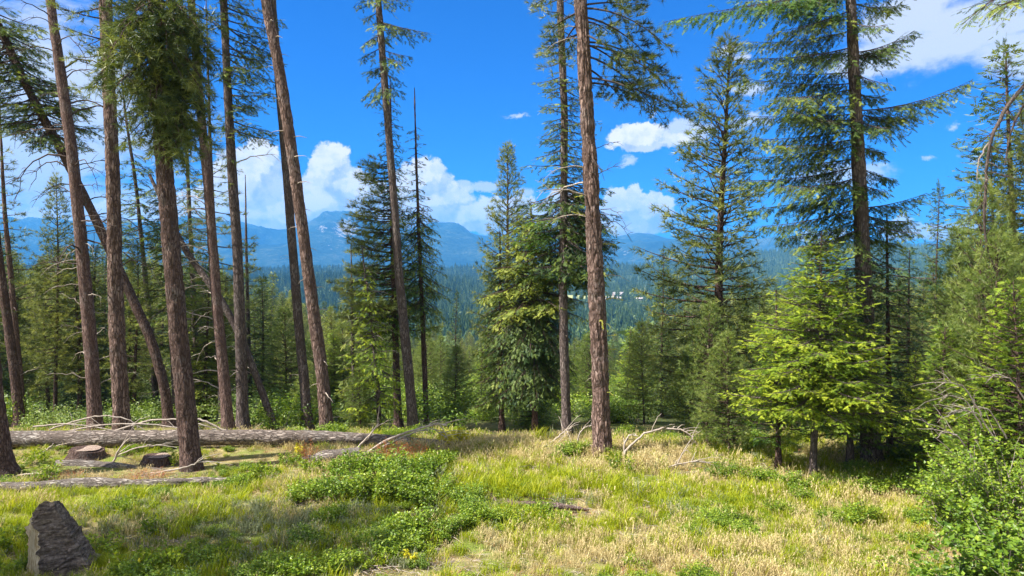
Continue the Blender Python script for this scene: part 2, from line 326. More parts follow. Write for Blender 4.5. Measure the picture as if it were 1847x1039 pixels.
# ------------------------------------------------------------------ the lie of the land
def ground():
    m, t, out = new_mat('meadow soil')
    geo = t.n.new('ShaderNodeNewGeometry').outputs['Position']
    sp = t.n.new('ShaderNodeSeparateXYZ'); t.put(sp.inputs[0], geo)
    n1 = t.noise(geo, 0.55, 5, 0.6); n2 = t.noise(geo, 5.0, 6, 0.65); n3 = t.noise(geo, 38, 5, 0.7)
    base = t.ramp(n2, [(0.3, (0.105, 0.085, 0.035)), (0.5, (0.24, 0.20, 0.085)), (0.7, (0.40, 0.31, 0.16))])
    base = t.mix(t.maprange(n1, 0.45, 0.6), base, t.ramp(n3, [(0.35, (0.09, 0.13, 0.02)), (0.65, (0.21, 0.25, 0.045))]))
    base = t.mix(t.maprange(t.noise(geo, 1.3, 3, 0.5), 0.60, 0.72), base, t.ramp(n3, [(0.35, (0.16, 0.07, 0.035)), (0.65, (0.40, 0.20, 0.10))]))
    base = t.mix(t.maprange(n3, 0.55, 0.75, 0, 0.5), base, (0.52, 0.43, 0.27))
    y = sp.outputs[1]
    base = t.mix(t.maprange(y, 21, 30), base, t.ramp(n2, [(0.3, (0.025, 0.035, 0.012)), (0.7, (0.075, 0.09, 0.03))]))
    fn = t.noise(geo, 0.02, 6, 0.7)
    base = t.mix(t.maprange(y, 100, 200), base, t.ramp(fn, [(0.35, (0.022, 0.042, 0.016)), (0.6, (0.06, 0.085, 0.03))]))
    # the hay field with the houses
    fx = t.math('DIVIDE', t.math('SUBTRACT', sp.outputs[0], 118), 92); fy = t.math('DIVIDE', t.math('SUBTRACT', y, 1215), 58)
    r = t.math('ADD', t.math('POWER', fx, 2), t.math('POWER', fy, 2))
    base = t.mix(t.maprange(t.math('ADD', r, t.math('MULTIPLY', fn, 0.6)), 1.15, 1.35, 1, 0), base, (0.30, 0.31, 0.12))
    p = t.n.new('ShaderNodeBsdfPrincipled'); t.put(p.inputs['Base Color'], base)
    p.inputs['Roughness'].default_value = 0.95; p.inputs['Specular IOR Level'].default_value = 0.1
    b = t.n.new('ShaderNodeBump'); b.inputs['Strength'].default_value = 0.8; b.inputs['Distance'].default_value = 0.04
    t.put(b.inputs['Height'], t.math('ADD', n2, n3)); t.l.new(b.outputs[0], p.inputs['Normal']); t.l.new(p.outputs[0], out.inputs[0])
    def axis(lo, hi, step, far, k=1.13):
        a = list(np.arange(lo, hi, step)); s = step; v = a[-1]
        while v < far: s *= k; v += s; a.append(v)
        return a
    xs = axis(0, 14, 0.2, 5200); xs = np.array([-v for v in xs[:0:-1]] + xs)
    yn = axis(7, 22, 0.2, 4000, 1.08); yb = []; v = 7; s = 0.3
    while v > -500: s *= 1.25; v -= s; yb.append(v)
    ys = np.array(yb[::-1] + yn)
    X, Y = np.meshgrid(xs, ys); Z = gz(X, Y)
    nx = len(xs); i = np.arange(len(ys) - 1)[:, None] * nx; j = np.arange(nx - 1)[None]
    a = Acc(); a.add(np.stack([X, Y, Z], -1), quads=np.stack([i + j, i + j + 1, i + nx + j + 1, i + nx + j], -1))
    tag(obj('ground', a.mesh('ground', [m], (0,))), 'grassy clearing that falls away to the forested valley', kind='structure')

def mountains():
    m, t, out = new_mat('mountain forest')
    geo = t.n.new('ShaderNodeNewGeometry'); pos = geo.outputs['Position']
    n1 = t.noise(pos, 0.0022, 6, 0.6); n2 = t.noise(pos, 0.02, 6, 0.75)
    col = t.ramp(t.math('ADD', t.math('MULTIPLY', n1, 0.5), t.math('MULTIPLY', n2, 0.5)), [(0.40, (0.010, 0.022, 0.014)), (0.52, (0.028, 0.05, 0.024)), (0.63, (0.10, 0.12, 0.07))])
    at = t.n.new('ShaderNodeAttribute'); at.attribute_name = 'tint'
    rock = t.maprange(t.math('ADD', at.outputs['Fac'], t.math('MULTIPLY', t.math('SUBTRACT', n2, 0.5), 2.0)), 0.42, 0.62)
    col = t.mix(rock, col, (0.42, 0.37, 0.32))
    p = t.n.new('ShaderNodeBsdfPrincipled'); t.put(p.inputs['Base Color'], col); p.inputs['Roughness'].default_value = 1; p.inputs['Specular IOR Level'].default_value = 0.0
    b = t.n.new('ShaderNodeBump'); b.inputs['Strength'].default_value = 1.0; b.inputs['Distance'].default_value = 40
    t.put(b.inputs['Height'], n2); t.l.new(b.outputs[0], p.inputs['Normal']); t.l.new(p.outputs[0], out.inputs[0])
    # crest lines: (column, row) of the photograph at distance D
    R = [(-900, 400), (-400, 392), (0, 404), (110, 402), (200, 400), (330, 402), (430, 398), (480, 410), (520, 424), (560, 409), (600, 395), (622, 390), (650, 394), (700, 410), (745, 424),
         (800, 411), (830, 413), (870, 419), (930, 424), (1000, 424), (1060, 430), (1100, 428), (1150, 416), (1180, 420), (1230, 432), (1300, 440), (1400, 436), (1500, 445), (1650, 440), (1800, 430), (2200, 400), (2800, 420)]
    xs = np.linspace(-1.9, 1.9, 620); ys = np.concatenate([np.linspace(3700, 8200, 110), np.linspace(8300, 9200, 10)])
    U, Y = np.meshgrid(xs, ys); X = U * 7600
    cr = np.interp(X / 7600 * F + CX, [a for a, _ in R], [b for _, b in R])
    Hc = CH + (HZ - cr) / F * 7600
    up = smooth(Y, 4300, 7600); dn = 1 - smooth(Y, 7600, 9200)
    base = -70 + (Hc + 70) * np.where(Y < 7600, up ** 0.8, dn)
    rid = 1 - np.abs(fbm(X * 0.0013, Y * 0.0006, 5, 2) * 2 - 1) * 1.6
    w = np.clip(up * 1.4, 0, 1) * (1 - smooth(Y, 7000, 7700) * 0.85)
    Z = base + w * (rid - 0.75) * 280 + (fbm(X * 0.006, Y * 0.006, 4, 5) - 0.5) * 26 * np.clip(up * 2, 0, 1)
    # rocky faces
    PX = X / Y * F + CX; PY = HZ - (Z - CH) / Y * F
    tint = np.zeros_like(X)
    for (ax, ay, rx, ry, s) in [(625, 412, 26, 22, 0.75), (580, 412, 13, 9, 0.55), (600, 440, 30, 14, 0.35), (1120, 455, 40, 12, 0.33), (640, 440, 20, 20, 0.32)]:
        tint = np.maximum(tint, s * np.exp(-(((PX - ax) / rx) ** 2 + ((PY - ay) / ry) ** 2) ** 1.2) * (Y < 7700))
    nx = len(xs); i = np.arange(len(ys) - 1)[:, None] * nx; j = np.arange(nx - 1)[None]
    a = Acc(); a.add(np.stack([X, Y, Z], -1), quads=np.stack([i + j, i + j + 1, i + nx + j + 1, i + nx + j], -1), tint=tint.ravel())
    tag(obj('mountains', a.mesh('mountains', [m], (0,))), 'forested mountain range across the valley with pale cliffs', kind='structure')

def haze():
    m, t, out = new_mat('valley haze')
    pv = t.n.new('ShaderNodeVolumePrincipled'); pv.inputs['Color'].default_value = (0.09, 0.42, 1.0, 1)
    pv.inputs['Density'].default_value = HAZE; pv.inputs['Anisotropy'].default_value = 0.0
    t.l.new(pv.outputs[0], out.inputs['Volume'])
    x0, x1, y0, y1, z0, z1 = -16500, 16500, -700, 9400, -130, 740
    a = Acc(); v = [(x, y, z) for z in (z0, z1) for y in (y0, y1) for x in (x0, x1)]
    a.add(v, quads=[(0, 2, 3, 1), (4, 5, 7, 6), (0, 1, 5, 4), (2, 6, 7, 3), (0, 4, 6, 2), (1, 3, 7, 5)])
    tag(obj('haze', a.mesh('haze', [m])), 'blue haze of the valley air', kind='stuff')
HAZE = 1.3e-4
ground(); mountains(); haze()

# ------------------------------------------------------------------ foliage
def fir_shoots(acc, P, D, U, L, tint, mat, wf=0.5):
    n = len(P)
    if not n: return
    D = nrm(D); S = nrm(np.cross(D, U)); U = np.cross(S, D); L = L[:, None]
    V = []
    for k, s in enumerate((0.02, 0.30, 0.58)):
        b = P + D * L * s
        for sg in (1, -1):
            tip = b + (S * sg * (0.72) + D * 0.85 - U * 0.12) * L * wf * (1 - 0.2 * k)
            V += [b - D * L * 0.06, b + D * L * 0.17, tip]
    b = P + D * L * 0.70
    V += [b - S * L * 0.09, b + S * L * 0.09, P + D * L * 1.12]
    V = np.stack(V, 1)  # n,21,3
    acc.add(V, tris=np.arange(n * 21).reshape(-1, 3), mat=mat, tint=np.repeat(tint, 21))
def pine_tufts(acc, P, D, L, tint, mat, r, n=13, w=0.014, spread=0.75):
    m = len(P)
    if not m: return
    D = nrm(D); d = nrm(D[:, None] * 0.75 + r.normal(0, spread * 0.6, (m, n, 3)))
    o = P[:, None] + D[:, None] * (r.random((m, n, 1)) - 0.6) * 0.09
    s = nrm(np.cross(d, r.normal(0, 1, (m, n, 3)))) * w * 0.5
    LL = (L[:, None] * (0.7 + 0.5 * r.random((m, n))))[..., None]
    V = np.stack([o - s, o + s, o + d * LL], 2)
    acc.add(V, tris=np.arange(m * n * 3).reshape(-1, 3), mat=mat, tint=np.repeat(tint, n * 3))

def limb(acc, kind, P0, P1, sag, r, wm=0, nm=1, rad=0.03, dens=6.0, tw=0.42, twmax=1.1, droop=0.25, s0=0.18, step=0.13, size=0.19, tint=0.5, seg=5, nn=13, w=0.014, spread=0.75, twist=1.0, wf=0.5):
    P0 = np.asarray(P0, float); P1 = np.asarray(P1, float); L = np.linalg.norm(P1 - P0)
    if L < 0.05: return
    C = (P0 + P1) / 2 + np.array([r.normal(0, .05) * L, r.normal(0, .05) * L, sag * L])
    s = np.linspace(0, 1, 8)[:, None]
    B = (1 - s) ** 2 * P0 + 2 * s * (1 - s) * C + s * s * P1
    tube(acc, B, rad * (1 - 0.85 * s[:, 0]), seg, wm, 0.5, cap=False)
    m = max(3, int(L * (1 - s0) * dens)); u = s0 + (1 - s0) * (np.arange(m) + r.random(m) * 0.7) / m
    u = np.clip(u, 0, 1)[:, None]
    Q = (1 - u) ** 2 * P0 + 2 * u * (1 - u) * C + u * u * P1
    T = nrm(2 * (1 - u) * (C - P0) + 2 * u * (P1 - C)); S = nrm(np.cross(T, [0, 0, 1.0]) + 1e-6); U = np.cross(S, T)
    sg = np.where(np.arange(m) % 2, 1.0, -1.0)[:, None]
    l = np.minimum(tw * L, twmax) * (1 - u[:, 0]) ** 0.65 * (0.6 + 0.6 * r.random(m)) + size * 0.7
    if kind == 'pine': l = l * 0.8 + 0.1
    dv = nrm(T * 0.65 + S * sg * 0.85 * twist + U * r.normal(0, 0.22, (m, 1)) + np.array([0, 0, -droop]) * (0.5 + r.random((m, 1))) + r.normal(0, 0.12, (m, 3)))
    # twig ribbons
    e = Q + dv * l[:, None]; th = 0.004 + 0.006 * l[:, None]
    V = np.stack([Q - U * th, Q + U * th, e], 1); acc.add(V, tris=np.arange(m * 3).reshape(-1, 3), mat=wm)
    V = np.stack([Q - S * th, Q + S * th, e], 1); acc.add(V, tris=np.arange(m * 3).reshape(-1, 3), mat=wm)
    K = int(max(1, np.ceil(l.max() / step)))
    k = np.arange(K)[None]; rr = (k + 0.5 + 0.5 * r.random((m, K))) * step
    mk = rr < l[:, None] + 0.02
    if kind == 'pine': mk &= (rr > 0.38 * l[:, None]) | (r.random((m, K)) < 0.15)
    X = Q[:, None] + dv[:, None] * rr[..., None] + np.array([0, 0, -1.0]) * (droop * 0.35 * rr ** 2)[..., None]
    SS = nrm(np.cross(dv, U))
    s2 = np.where((k % 2) == 0, 1.0, -1.0)[..., None] * np.ones((m, 1, 1))
    n = mk.sum()
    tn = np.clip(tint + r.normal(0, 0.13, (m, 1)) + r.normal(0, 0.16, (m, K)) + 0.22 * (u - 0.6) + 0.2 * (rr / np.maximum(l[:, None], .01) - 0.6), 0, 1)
    if kind == 'fir':
        dd = dv[:, None] * 0.75 + SS[:, None] * s2 * 0.62 + r.normal(0, 0.2, (m, K, 3)) + np.array([0, 0, -droop * 0.5])
        UU = nrm(np.broadcast_to(U[:, None], dd.shape) + r.normal(0, 0.35, dd.shape))
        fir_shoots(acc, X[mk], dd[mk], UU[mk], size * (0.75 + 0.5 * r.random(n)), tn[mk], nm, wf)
    else:
        dd = dv[:, None] * 0.8 + np.array([0, 0, 0.25]) + r.normal(0, 0.35, (m, K, 3))
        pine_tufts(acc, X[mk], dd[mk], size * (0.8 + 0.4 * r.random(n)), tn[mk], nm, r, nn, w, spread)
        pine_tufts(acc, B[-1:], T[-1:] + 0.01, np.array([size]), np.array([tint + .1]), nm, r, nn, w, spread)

def template(kind, seed, H=15.0, cb=0.12, rad=2.3, nl=150, nm='fir', wm='brown_bark', dens=5, size=0.2, asym=0.25, shape=0.8, el0=-0.15, el1=0.7, droop=0.25, r0=0.16, step=0.15, nn=10, w=0.026, gap=0.08):
    """whole-tree meshes (trunk, crown) that copies share"""
    r = np.random.default_rng(seed); tr = Acc(); cr = Acc()
    z = np.linspace(-1.0, H, 16); bend = np.stack([0.12 * np.sin(z * 0.35 + seed), 0.12 * np.cos(z * 0.3 + seed * 2), z], -1)
    rr = r0 * np.clip(1 - z / H, 0, 1) ** 0.85 + 0.012
    tube(tr, bend, rr * (1 + 0.5 * np.exp(-np.maximum(z, 0) / 0.3)), 9, 0)
    ga = 2.39996; a0 = r.random() * 6
    for i in range(nl):
        u = (i + r.random() * 0.6) / nl; h = cb + (1 - cb) * u
        if r.random() < gap: continue
        zz = h * H; pos = np.array([np.interp(zz, z, bend[:, 0]), np.interp(zz, z, bend[:, 1]), zz])
        az = a0 + i * ga + r.normal(0, 0.25)
        prof = (1 - u) ** shape * (0.55 + 0.45 * smooth(u, 0, 0.18)) if kind == 'fir' else (1 - u ** 1.6) ** 0.75 * (0.5 + 0.5 * smooth(u, 0, 0.3))
        L = (rad * prof * (0.7 + 0.5 * r.random()) + 0.22) * (1 + asym * math.cos(az - seed))
        el = el0 + (el1 - el0) * u ** 1.5 + r.normal(0, 0.1)
        P1 = pos + L * np.array([math.cos(az) * math.cos(el), math.sin(az) * math.cos(el), math.sin(el)])
        limb(cr, kind, pos, P1, (-0.10 if kind == 'fir' else -0.12), r, 0, 1, 0.012 + 0.014 * L, dens, 0.42, 0.9, droop, 0.12 if kind == 'fir' else 0.3, step, size, 0.42 + 0.3 * r.random(), 3, nn, w)
    limb(cr, kind, bend[-2], bend[-1] + [0, 0, 0.3], 0, r, 0, 1, 0.012, 8, 0.3, 0.3, 0, 0, 0.1, size, 0.6)
    return tr.mesh(kind + '_trunk', [M[wm]], (0,)), cr.mesh(kind + '_crown', [M[wm], M[nm]], (0,)), H
TPL = {
 'fir_a': template('fir', 1, 15, 0.06, 2.6, 190, 'fir', dens=8, size=0.28, step=0.17),
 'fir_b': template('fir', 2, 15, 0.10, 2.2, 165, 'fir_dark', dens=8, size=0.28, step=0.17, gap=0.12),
 'fir_c': template('fir', 3, 15, 0.03, 2.9, 190, 'fir', dens=8, size=0.28, step=0.17, droop=0.4),
 'pine_a': template('pine', 4, 15, 0.18, 2.2, 160, 'pine', dens=7, size=0.26, step=0.14, el0=-0.05, el1=0.8),
 'pine_b': template('pine', 5, 15, 0.10, 2.7, 165, 'pine', dens=7, size=0.27, step=0.15, el0=0.0, el1=0.9),
 'pine_y': template('pine', 6, 7, 0.08, 1.5, 130, 'pine_bright', dens=10, size=0.20, step=0.12, el0=0.15, el1=1.1, r0=0.05, nn=12, w=0.015),
 'fir_y': template('fir', 8, 6, 0.06, 1.5, 125, 'fir_bright', dens=12, size=0.16, el0=0.0, el1=0.9, r0=0.05, step=0.10),
 'pine_u': template('pine', 9, 13, 0.03, 2.1, 210, 'pine', dens=7, size=0.24, step=0.13, el0=0.0, el1=1.0, w=0.022),
}
# crowns that sit above the picture's top edge: same for several tall trees
TOP = {
 'pine': template('pine', 21, 12, 0.02, 1.9, 54, 'pine', 'brown_bark', dens=3.6, size=0.26, el0=0.0, el1=0.8, r0=0.11, gap=0.25),
 'fir': template('fir', 22, 12, 0.02, 1.8, 54, 'fir', 'brown_bark', dens=4, size=0.22, r0=0.11, gap=0.2),
}
def plant_tpl(key, px, D, apex_py, label, cat='tree', group=None, name=None, width=1.0, rot=None, lean=0.0):
    tr, cr, H = TPL[key]; g = on_ground(px, D); top = CH - (apex_py - HZ) / F * D
    s = (top - g[2]) / H
    nm = name or ('pine_tree' if 'pine' in key else 'fir_tree')
    e = empty(nm, g, label, cat, group); e.scale = (s * width, s * width, s)
    e.rotation_euler = (0, lean, (px * 12.9898 % 6.28) if rot is None else rot)
    if lean: e.rotation_euler = Euler((0, lean, 0)); e.rotation_euler.z = 0
    obj('trunk', tr, e); obj('crown', cr, e); return e

# ------------------------------------------------------------------ trunks
def trunk_mesh(pts, rad, mats, seg=24, ring=0.12, amp=0.012, seed=0, flare=0.5, kt=15, kz=2.6, caps=False):
    pts = np.asarray(pts, float); d = np.r_[0, np.cumsum(np.linalg.norm(np.diff(pts, axis=0), axis=1))]
    n = max(4, int(d[-1] / ring)); s = np.linspace(0, d[-1], n)
    # smooth the traced line
    q = np.stack([np.interp(s, d, pts[:, k]) for k in range(3)], -1)
    if n > 30:
        kk = max(3, int(1.2 / ring)) | 1; pad = kk // 2
        qq = np.pad(q, ((pad, pad), (0, 0)), mode='reflect', reflect_type='odd'); ker = np.ones(kk) / kk
        q = np.stack([np.convolve(qq[:, k], ker, 'valid') for k in range(3)], -1)
    R = np.interp(s, d, rad)
    T = nrm(np.gradient(q, axis=0)); ref = np.array([0, 1.0, 0]) if abs(T[0, 1]) < 0.8 else np.array([1.0, 0, 0])
    S = nrm(np.cross(T, ref)); U = np.cross(S, T)
    a = np.arange(seg) / seg
    A, Z = np.meshgrid(a, s)
    n1 = vnoise(A * kt + 0.0, Z * kz, seed, kt); n2 = vnoise(A * kt * 2, Z * kz * 2.7 + 9, seed + 1, kt * 2); n3 = vnoise(A * 4, Z * 0.9, seed + 2, 4)
    dsp = amp * (np.minimum(np.abs(n1 - 0.5) * 4, 1) * 1.3 + np.minimum(np.abs(n2 - 0.5) * 3, 1) * 0.6 - 1.0) + R[:, None] * 0.10 * (n3 - 0.5)
    h = (s - 0.25)[:, None]
    fl = 1 + flare * np.exp(-np.maximum(h, 0) / 0.28) * (0.75 + 0.5 * vnoise(A * 5, Z * 0.1, seed + 3, 5)) if flare else 1.0
    rr = R[:, None] * fl + dsp
    v = q[:, None] + rr[..., None] * (np.cos(2 * math.pi * A)[..., None] * S[:, None] + np.sin(2 * math.pi * A)[..., None] * U[:, None])
    i = np.arange(n - 1)[:, None] * seg; j = np.arange(seg)[None]; k = (j + 1) % seg
    acc = Acc(); acc.add(v, quads=np.stack([i + j, i + k, i + seg + k, i + seg + j], -1))
    for r0, fl_ in ((0, 1), (n - 1, 0)):
        ringv = v[r0]; vv = np.vstack([ringv, ringv.mean(0)]); jj = np.arange(seg)
        tr = np.stack([jj, (jj + 1) % seg, np.full(seg, seg)], -1); tr = tr[:, ::-1] if fl_ else tr
        acc.add(vv, tris=tr, mat=1 if caps else 0)
    return acc.mesh('trunk', mats, (0,)), q, R

# dead branch meshes, one metre long along +X, shared by all copies
def dead_branch_mesh(seed, mat, twigs=5, curve=0.25, lichen=False, thick=0.016):
    r = np.random.default_rng(seed); a = Acc(); s = np.linspace(0, 1, 9)
    c = curve * (0.6 + r.random()); wob = r.normal(0, 0.02, (9, 3)); wob[0] = 0
    B = np.stack([s, 0.12 * r.normal() * s ** 2, c * s * (1 - s) * 1.4 - (c * 0.9) * s ** 2.5 * (1 if r.random() < .6 else -0.6)], -1) + wob
    tube(a, B, thick * (1 - 0.8 * s), 5, 0)
    for k in range(twigs):
        i = r.integers(3, 9); p = B[i - 1]; d = nrm(np.array([0.7, r.normal(0, 0.7), r.normal(0, 0.5)])) * (0.15 + 0.25 * r.random())
        u = np.linspace(0, 1, 4)[:, None]; tube(a, p + d * u + np.array([0, 0, -0.08]) * u ** 2, thick * 0.4 * (1 - 0.7 * u[:, 0]), 4, 0)
    mats = [mat]
    if lichen:
        mats.append(M['lichen']); n = 110; u = 0.15 + 0.8 * r.random(n); P = np.stack([np.interp(u, s, B[:, k]) for k in range(3)], -1)
        pine_tufts(a, P, r.normal(0, 1, (n, 3)), np.full(n, 0.035), r.random(n), 1, r, 8, 0.012, 1.2)
    return a.mesh('dead_branch', mats, (0,))
DB = {'pale': [dead_branch_mesh(30 + k, M['dead_wood'], k % 4 + 1, 0.3) for k in range(7)],
      'stub': [dead_branch_mesh(50 + k, M['dead_wood'], 0, 0.15, thick=0.05) for k in range(4)],
      'dark': [dead_branch_mesh(40 + k, M['dark_twig'], 6, 0.35) for k in range(6)],
      'lichen': [dead_branch_mesh(60 + k, M['dead_wood'], 2, 0.3, True, 0.022) for k in range(4)]}

def path_fn(q, R):
    """point and radius on a trunk at a given height"""
    zz = q[:, 2]
    def f(z): return np.array([np.interp(z, zz, q[:, 0]), np.interp(z, zz, q[:, 1]), z]), np.interp(z, zz, R)
    return f
def add_dead(parent, org, f, D, r, spec):
    """spec: (kind, py_top, py_bottom, n, length_px, side) - side -1 left, 1 right, 0 both"""
    for (kind, ya, yb, n, lp, side) in spec:
        for k in range(n):
            py = ya + (yb - ya) * (k + r.random()) / n; z = CH - (py - HZ) / F * D
            p, rad = f(z)
            sd = side if side else (1 if r.random() < 0.5 else -1)
            az = (0 if sd > 0 else math.pi) + r.normal(0, 0.75)
            L = lp / F * D * (0.6 + 0.8 * r.random())
            b = obj('dead_branch', DB[kind][r.integers(len(DB[kind]))], parent)
            b.location = Vector(p - org) + Vector((math.cos(az), math.sin(az), 0)) * rad * 0.75
            b.rotation_euler = (r.normal(0, 0.3), r.normal(0.0, 0.22), az); b.scale = (L, L, L)

def tall_tree(label, poly, D, w, Htot, bark, zones=(), dead=(), custom=(), top=None, seg=20, ring=0.14, amp=0.010, name='pine_tree', branches=False, seed=1, lean_y=0.0, base_drop=0.3, wtop=None, flare=0.75, topscale=1.0, kt=15, kz=2.6):
    r = np.random.default_rng(seed)
    pts = [W(px, py, D) for px, py in poly]
    pts = [p + np.array([0, lean_y * (p[2]), 0]) for p in pts]
    g = float(gz(pts[0][0], pts[0][1])); org = np.array([pts[0][0], pts[0][1], g])
    # continue below ground, and straight on above the picture
    d0 = (pts[1] - pts[0]) / (pts[1][2] - pts[0][2]); p0 = pts[0] + d0 * (g - base_drop - pts[0][2])
    if pts[-1][2] - g < Htot:
        dd = (pts[-1] - pts[-2]) / (pts[-1][2] - pts[-2][2]); dd = dd * np.array([0.6, 0.6, 1]); pts.append(pts[-1] + dd * (g + Htot - pts[-1][2]))
    P = np.array([p0] + pts[1:]); w *= 0.88; r0 = w / 2 / F * D
    hh = np.clip((P[:, 2] - g) / Htot, 0, 1); rad = r0 * (1 - hh) ** 0.75 + 0.012
    if wtop: rad = r0 + (0.88 * wtop / 2 / F * D - r0) * np.clip((P[:, 2] - g) / (CH + HZ / F * D - g), 0, 1); rad[-1] = max(0.012, rad[-1] * (0.25 if pts[-1][2] > 13 else .5))
    me, q, R = trunk_mesh(P - org, rad, [M[bark]], seg, ring, amp, seed, flare, kt, kz)
    e = empty(name, org, label, 'tree'); obj('trunk', me, e)
    f0 = path_fn(q, R)
    def f(z):
        p, rr = f0(z - org[2]); return p + org, rr
    def finish(acc, nm, mats):
        for k in range(len(acc.v)): acc.v[k] = acc.v[k] - org
        o = obj(nm, acc.mesh(nm, mats, (0,)), e)
        return o
    for (kind, mat, ya, yb, La, Lb, n, o) in zones:
        o = dict(o); azc = o.pop('az', None); azs = o.pop('azs', 0.9); el = o.pop('el', -0.1); sag = o.pop('sag', -0.08); wmat = o.pop('wm', bark); jit = o.pop('jit', 0.3); tt = o.pop('tint', 0.5)
        acc = Acc(); mats = [M[wmat], M[mat]]
        for k in range(n):
            u = (k + r.random()) / n; py = ya + (yb - ya) * u; p, rr = f(CH - (py - HZ) / F * D)
            az = r.normal(azc, azs) if azc is not None else k * 2.39996 + r.normal(0, 0.3)
            L = (La + (Lb - La) * u) / F * D * (1 - jit + 2 * jit * r.random()); e1 = el + r.normal(0, 0.13)
            P1 = p + L * np.array([math.cos(az) * math.cos(e1), math.sin(az) * math.cos(e1), math.sin(e1)])
            limb(acc, kind, p, P1, sag, r, 0, 1, 0.010 + 0.012 * L, tint=tt + r.normal(0, 0.1), **o)
            if branches:
                finish(acc, 'branch', mats); acc = Acc()
        if not branches: finish(acc, 'crown', mats)
    for (kind, mat, py0, ex, ey, dy, o) in custom:
        o = dict(o); sag = o.pop('sag', -0.05); wmat = o.pop('wm', bark); tt = o.pop('tint', 0.5)
        p, rr = f(CH - (py0 - HZ) / F * D); acc = Acc()
        t_ = W(ex, ey, D + dy)
        limb(acc, kind, p, t_, sag, r, 0, 1, o.pop('rad', 0.03), tint=tt, **o); finish(acc, 'branch', [M[wmat], M[mat]])
    add_dead(e, org, f, D, r, dead)
    if top:
        zt = CH + (HZ + 25) / F * D; pt, rt = f(zt); H2 = org[2] + Htot - zt
        cr = TOP[top][1]; c = obj('crown', cr, e, pt - org); s = max(H2, 4) / 12.0 * topscale; c.scale = (s, s, s * 1.05 / topscale if topscale != 1 else s); c.rotation_euler.z = seed * 1.7
        sl = (f(zt + 3)[0] - pt) / 3; c.rotation_euler.x = -math.atan2(0, 1)
    return e

FIR = dict(dens=13, size=0.17, droop=0.3, step=0.10)
PINE = dict(dens=8, size=0.2, droop=0.0, step=0.11, s0=0.3, nn=13, w=0.015)

# ---- left group
tall_tree('dark trunk with flared roots cut off by the left edge of the photo', [(2, 866), (-18, 700), (-40, 400), (-70, 0)], 15.9, 44, 24, 'brown_bark', seg=32, ring=0.08, amp=0.018, seed=3, flare=0.9, name='fir_tree', topscale=0.8)
tall_tree('thicker of two close slim trunks near the left edge, behind the long log', [(38, 778), (22, 640), (5, 520), (-12, 380), (-30, 100)], 25, 18, 20, 'brown_bark', top='pine', seed=4, seg=12, dead=[('pale', 400, 700, 6, 40, 0)])
tall_tree('thinner of two close slim trunks near the left edge, with a green pine crown', [(42, 778), (32, 640), (18, 480), (8, 380), (2, 262)], 26, 14, 12.2, 'red_bark', [('pine', 'pine', 270, 560, 12, 50, 40, dict(PINE, el=0.1, size=0.22))], seed=5, seg=12, dead=[('dark', 480, 700, 6, 40, 0)])
plant_tpl('pine_a', 102, 27, 322, 'slender pine with thin crown standing between the left edge and the reddish trunk', rot=1.0, width=0.72)
plant_tpl('fir_b', 148, 29, 430, 'short dark fir just left of the reddish bare trunk', rot=2.0, width=0.9)
tall_tree('tall reddish bare trunk with broken dead twigs, leaning left, left of the deeply furrowed trunk', [(172, 772), (165, 640), (150, 470), (128, 260), (90, 0)], 21.5, 27, 24, 'red_bark', top='pine', seed=6, seg=20, dead=[('dark', 20, 480, 26, 85, 0), ('pale', 390, 700, 18, 52, 0)], wtop=17)
tall_tree('straight grey-brown trunk with deep furrows behind the long log, third broad trunk from the left', [(220, 770), (211, 600), (208, 520), (203, 300), (190, 0)], 20.8, 31, 26, 'pine_bark',
          [('pine', 'pine', -40, 150, 95, 60, 18, dict(PINE, el=-0.15, dens=6))], top='pine', seed=7, seg=40, ring=0.06, amp=0.02, wtop=22, dead=[('stub', 250, 700, 8, 8, 0)])
tall_tree('trunk leaning hard left across the others, its tufted crown in the upper left corner', [(306, 776), (298, 700), (272, 610), (240, 540), (170, 390), (110, 270), (55, 170), (20, 95), (-15, 20)], 24.5, 20, 16.5, 'brown_bark',
          [('fir', 'fir', 10, 240, 70, 100, 80, dict(FIR, el=-0.15, size=0.185, tint=0.45))], seed=8, seg=16, dead=[('dark', 150, 500, 26, 60, 0)], wtop=14)
tall_tree('big dark foreground trunk in front of the long log, under the hanging mass of needles', [(346, 848), (338, 760), (322, 600), (305, 400), (292, 250), (280, 0)], 16.6, 38, 26, 'brown_bark',
          [('pine', 'pine', -20, 235, 125, 80, 110, dict(PINE, el=-0.8, dens=9, size=0.2, droop=0.5, s0=0.15, sag=0.18, az=-0.6, azs=1.2, tint=0.32, jit=0.45, nn=14)),
           ('pine', 'pine', -60, 60, 120, 90, 26, dict(PINE, el=-0.2, dens=7, droop=0.3, s0=0.25, tint=0.25))],
          seed=9, seg=44, ring=0.05, amp=0.018, wtop=27, flare=0.35, dead=[('pale', 500, 760, 6, 14, 0)])
tall_tree('bare brown trunk with curved pale twigs on its left side, behind the log', [(412, 778), (404, 680), (392, 560), (375, 330), (360, 180), (345, 0)], 21.6, 23, 25, 'red_bark', top='pine', seed=10, seg=20,
          dead=[('pale', 350, 720, 30, 62, -1), ('dark', 100, 400, 8, 50, 0)], wtop=14)
tall_tree('straight bare trunk with leafy branches reaching right near its top, left of the clouds', [(438, 778), (434, 600), (428, 450), (415, 250), (403, 0)], 22.4, 24, 24, 'grey_bark',
          [('fir', 'fir', -60, 240, 90, 70, 34, dict(FIR, el=-0.1, size=0.185, az=0.1, azs=1.0)), ('fir', 'fir', 200, 330, 30, 25, 8, dict(FIR, el=-0.3))], seed=11, top='fir', seg=20, dead=[('stub', 300, 700, 10, 10, 0), ('pale', 200, 300, 3, 60, 1)], wtop=14, name='fir_tree')
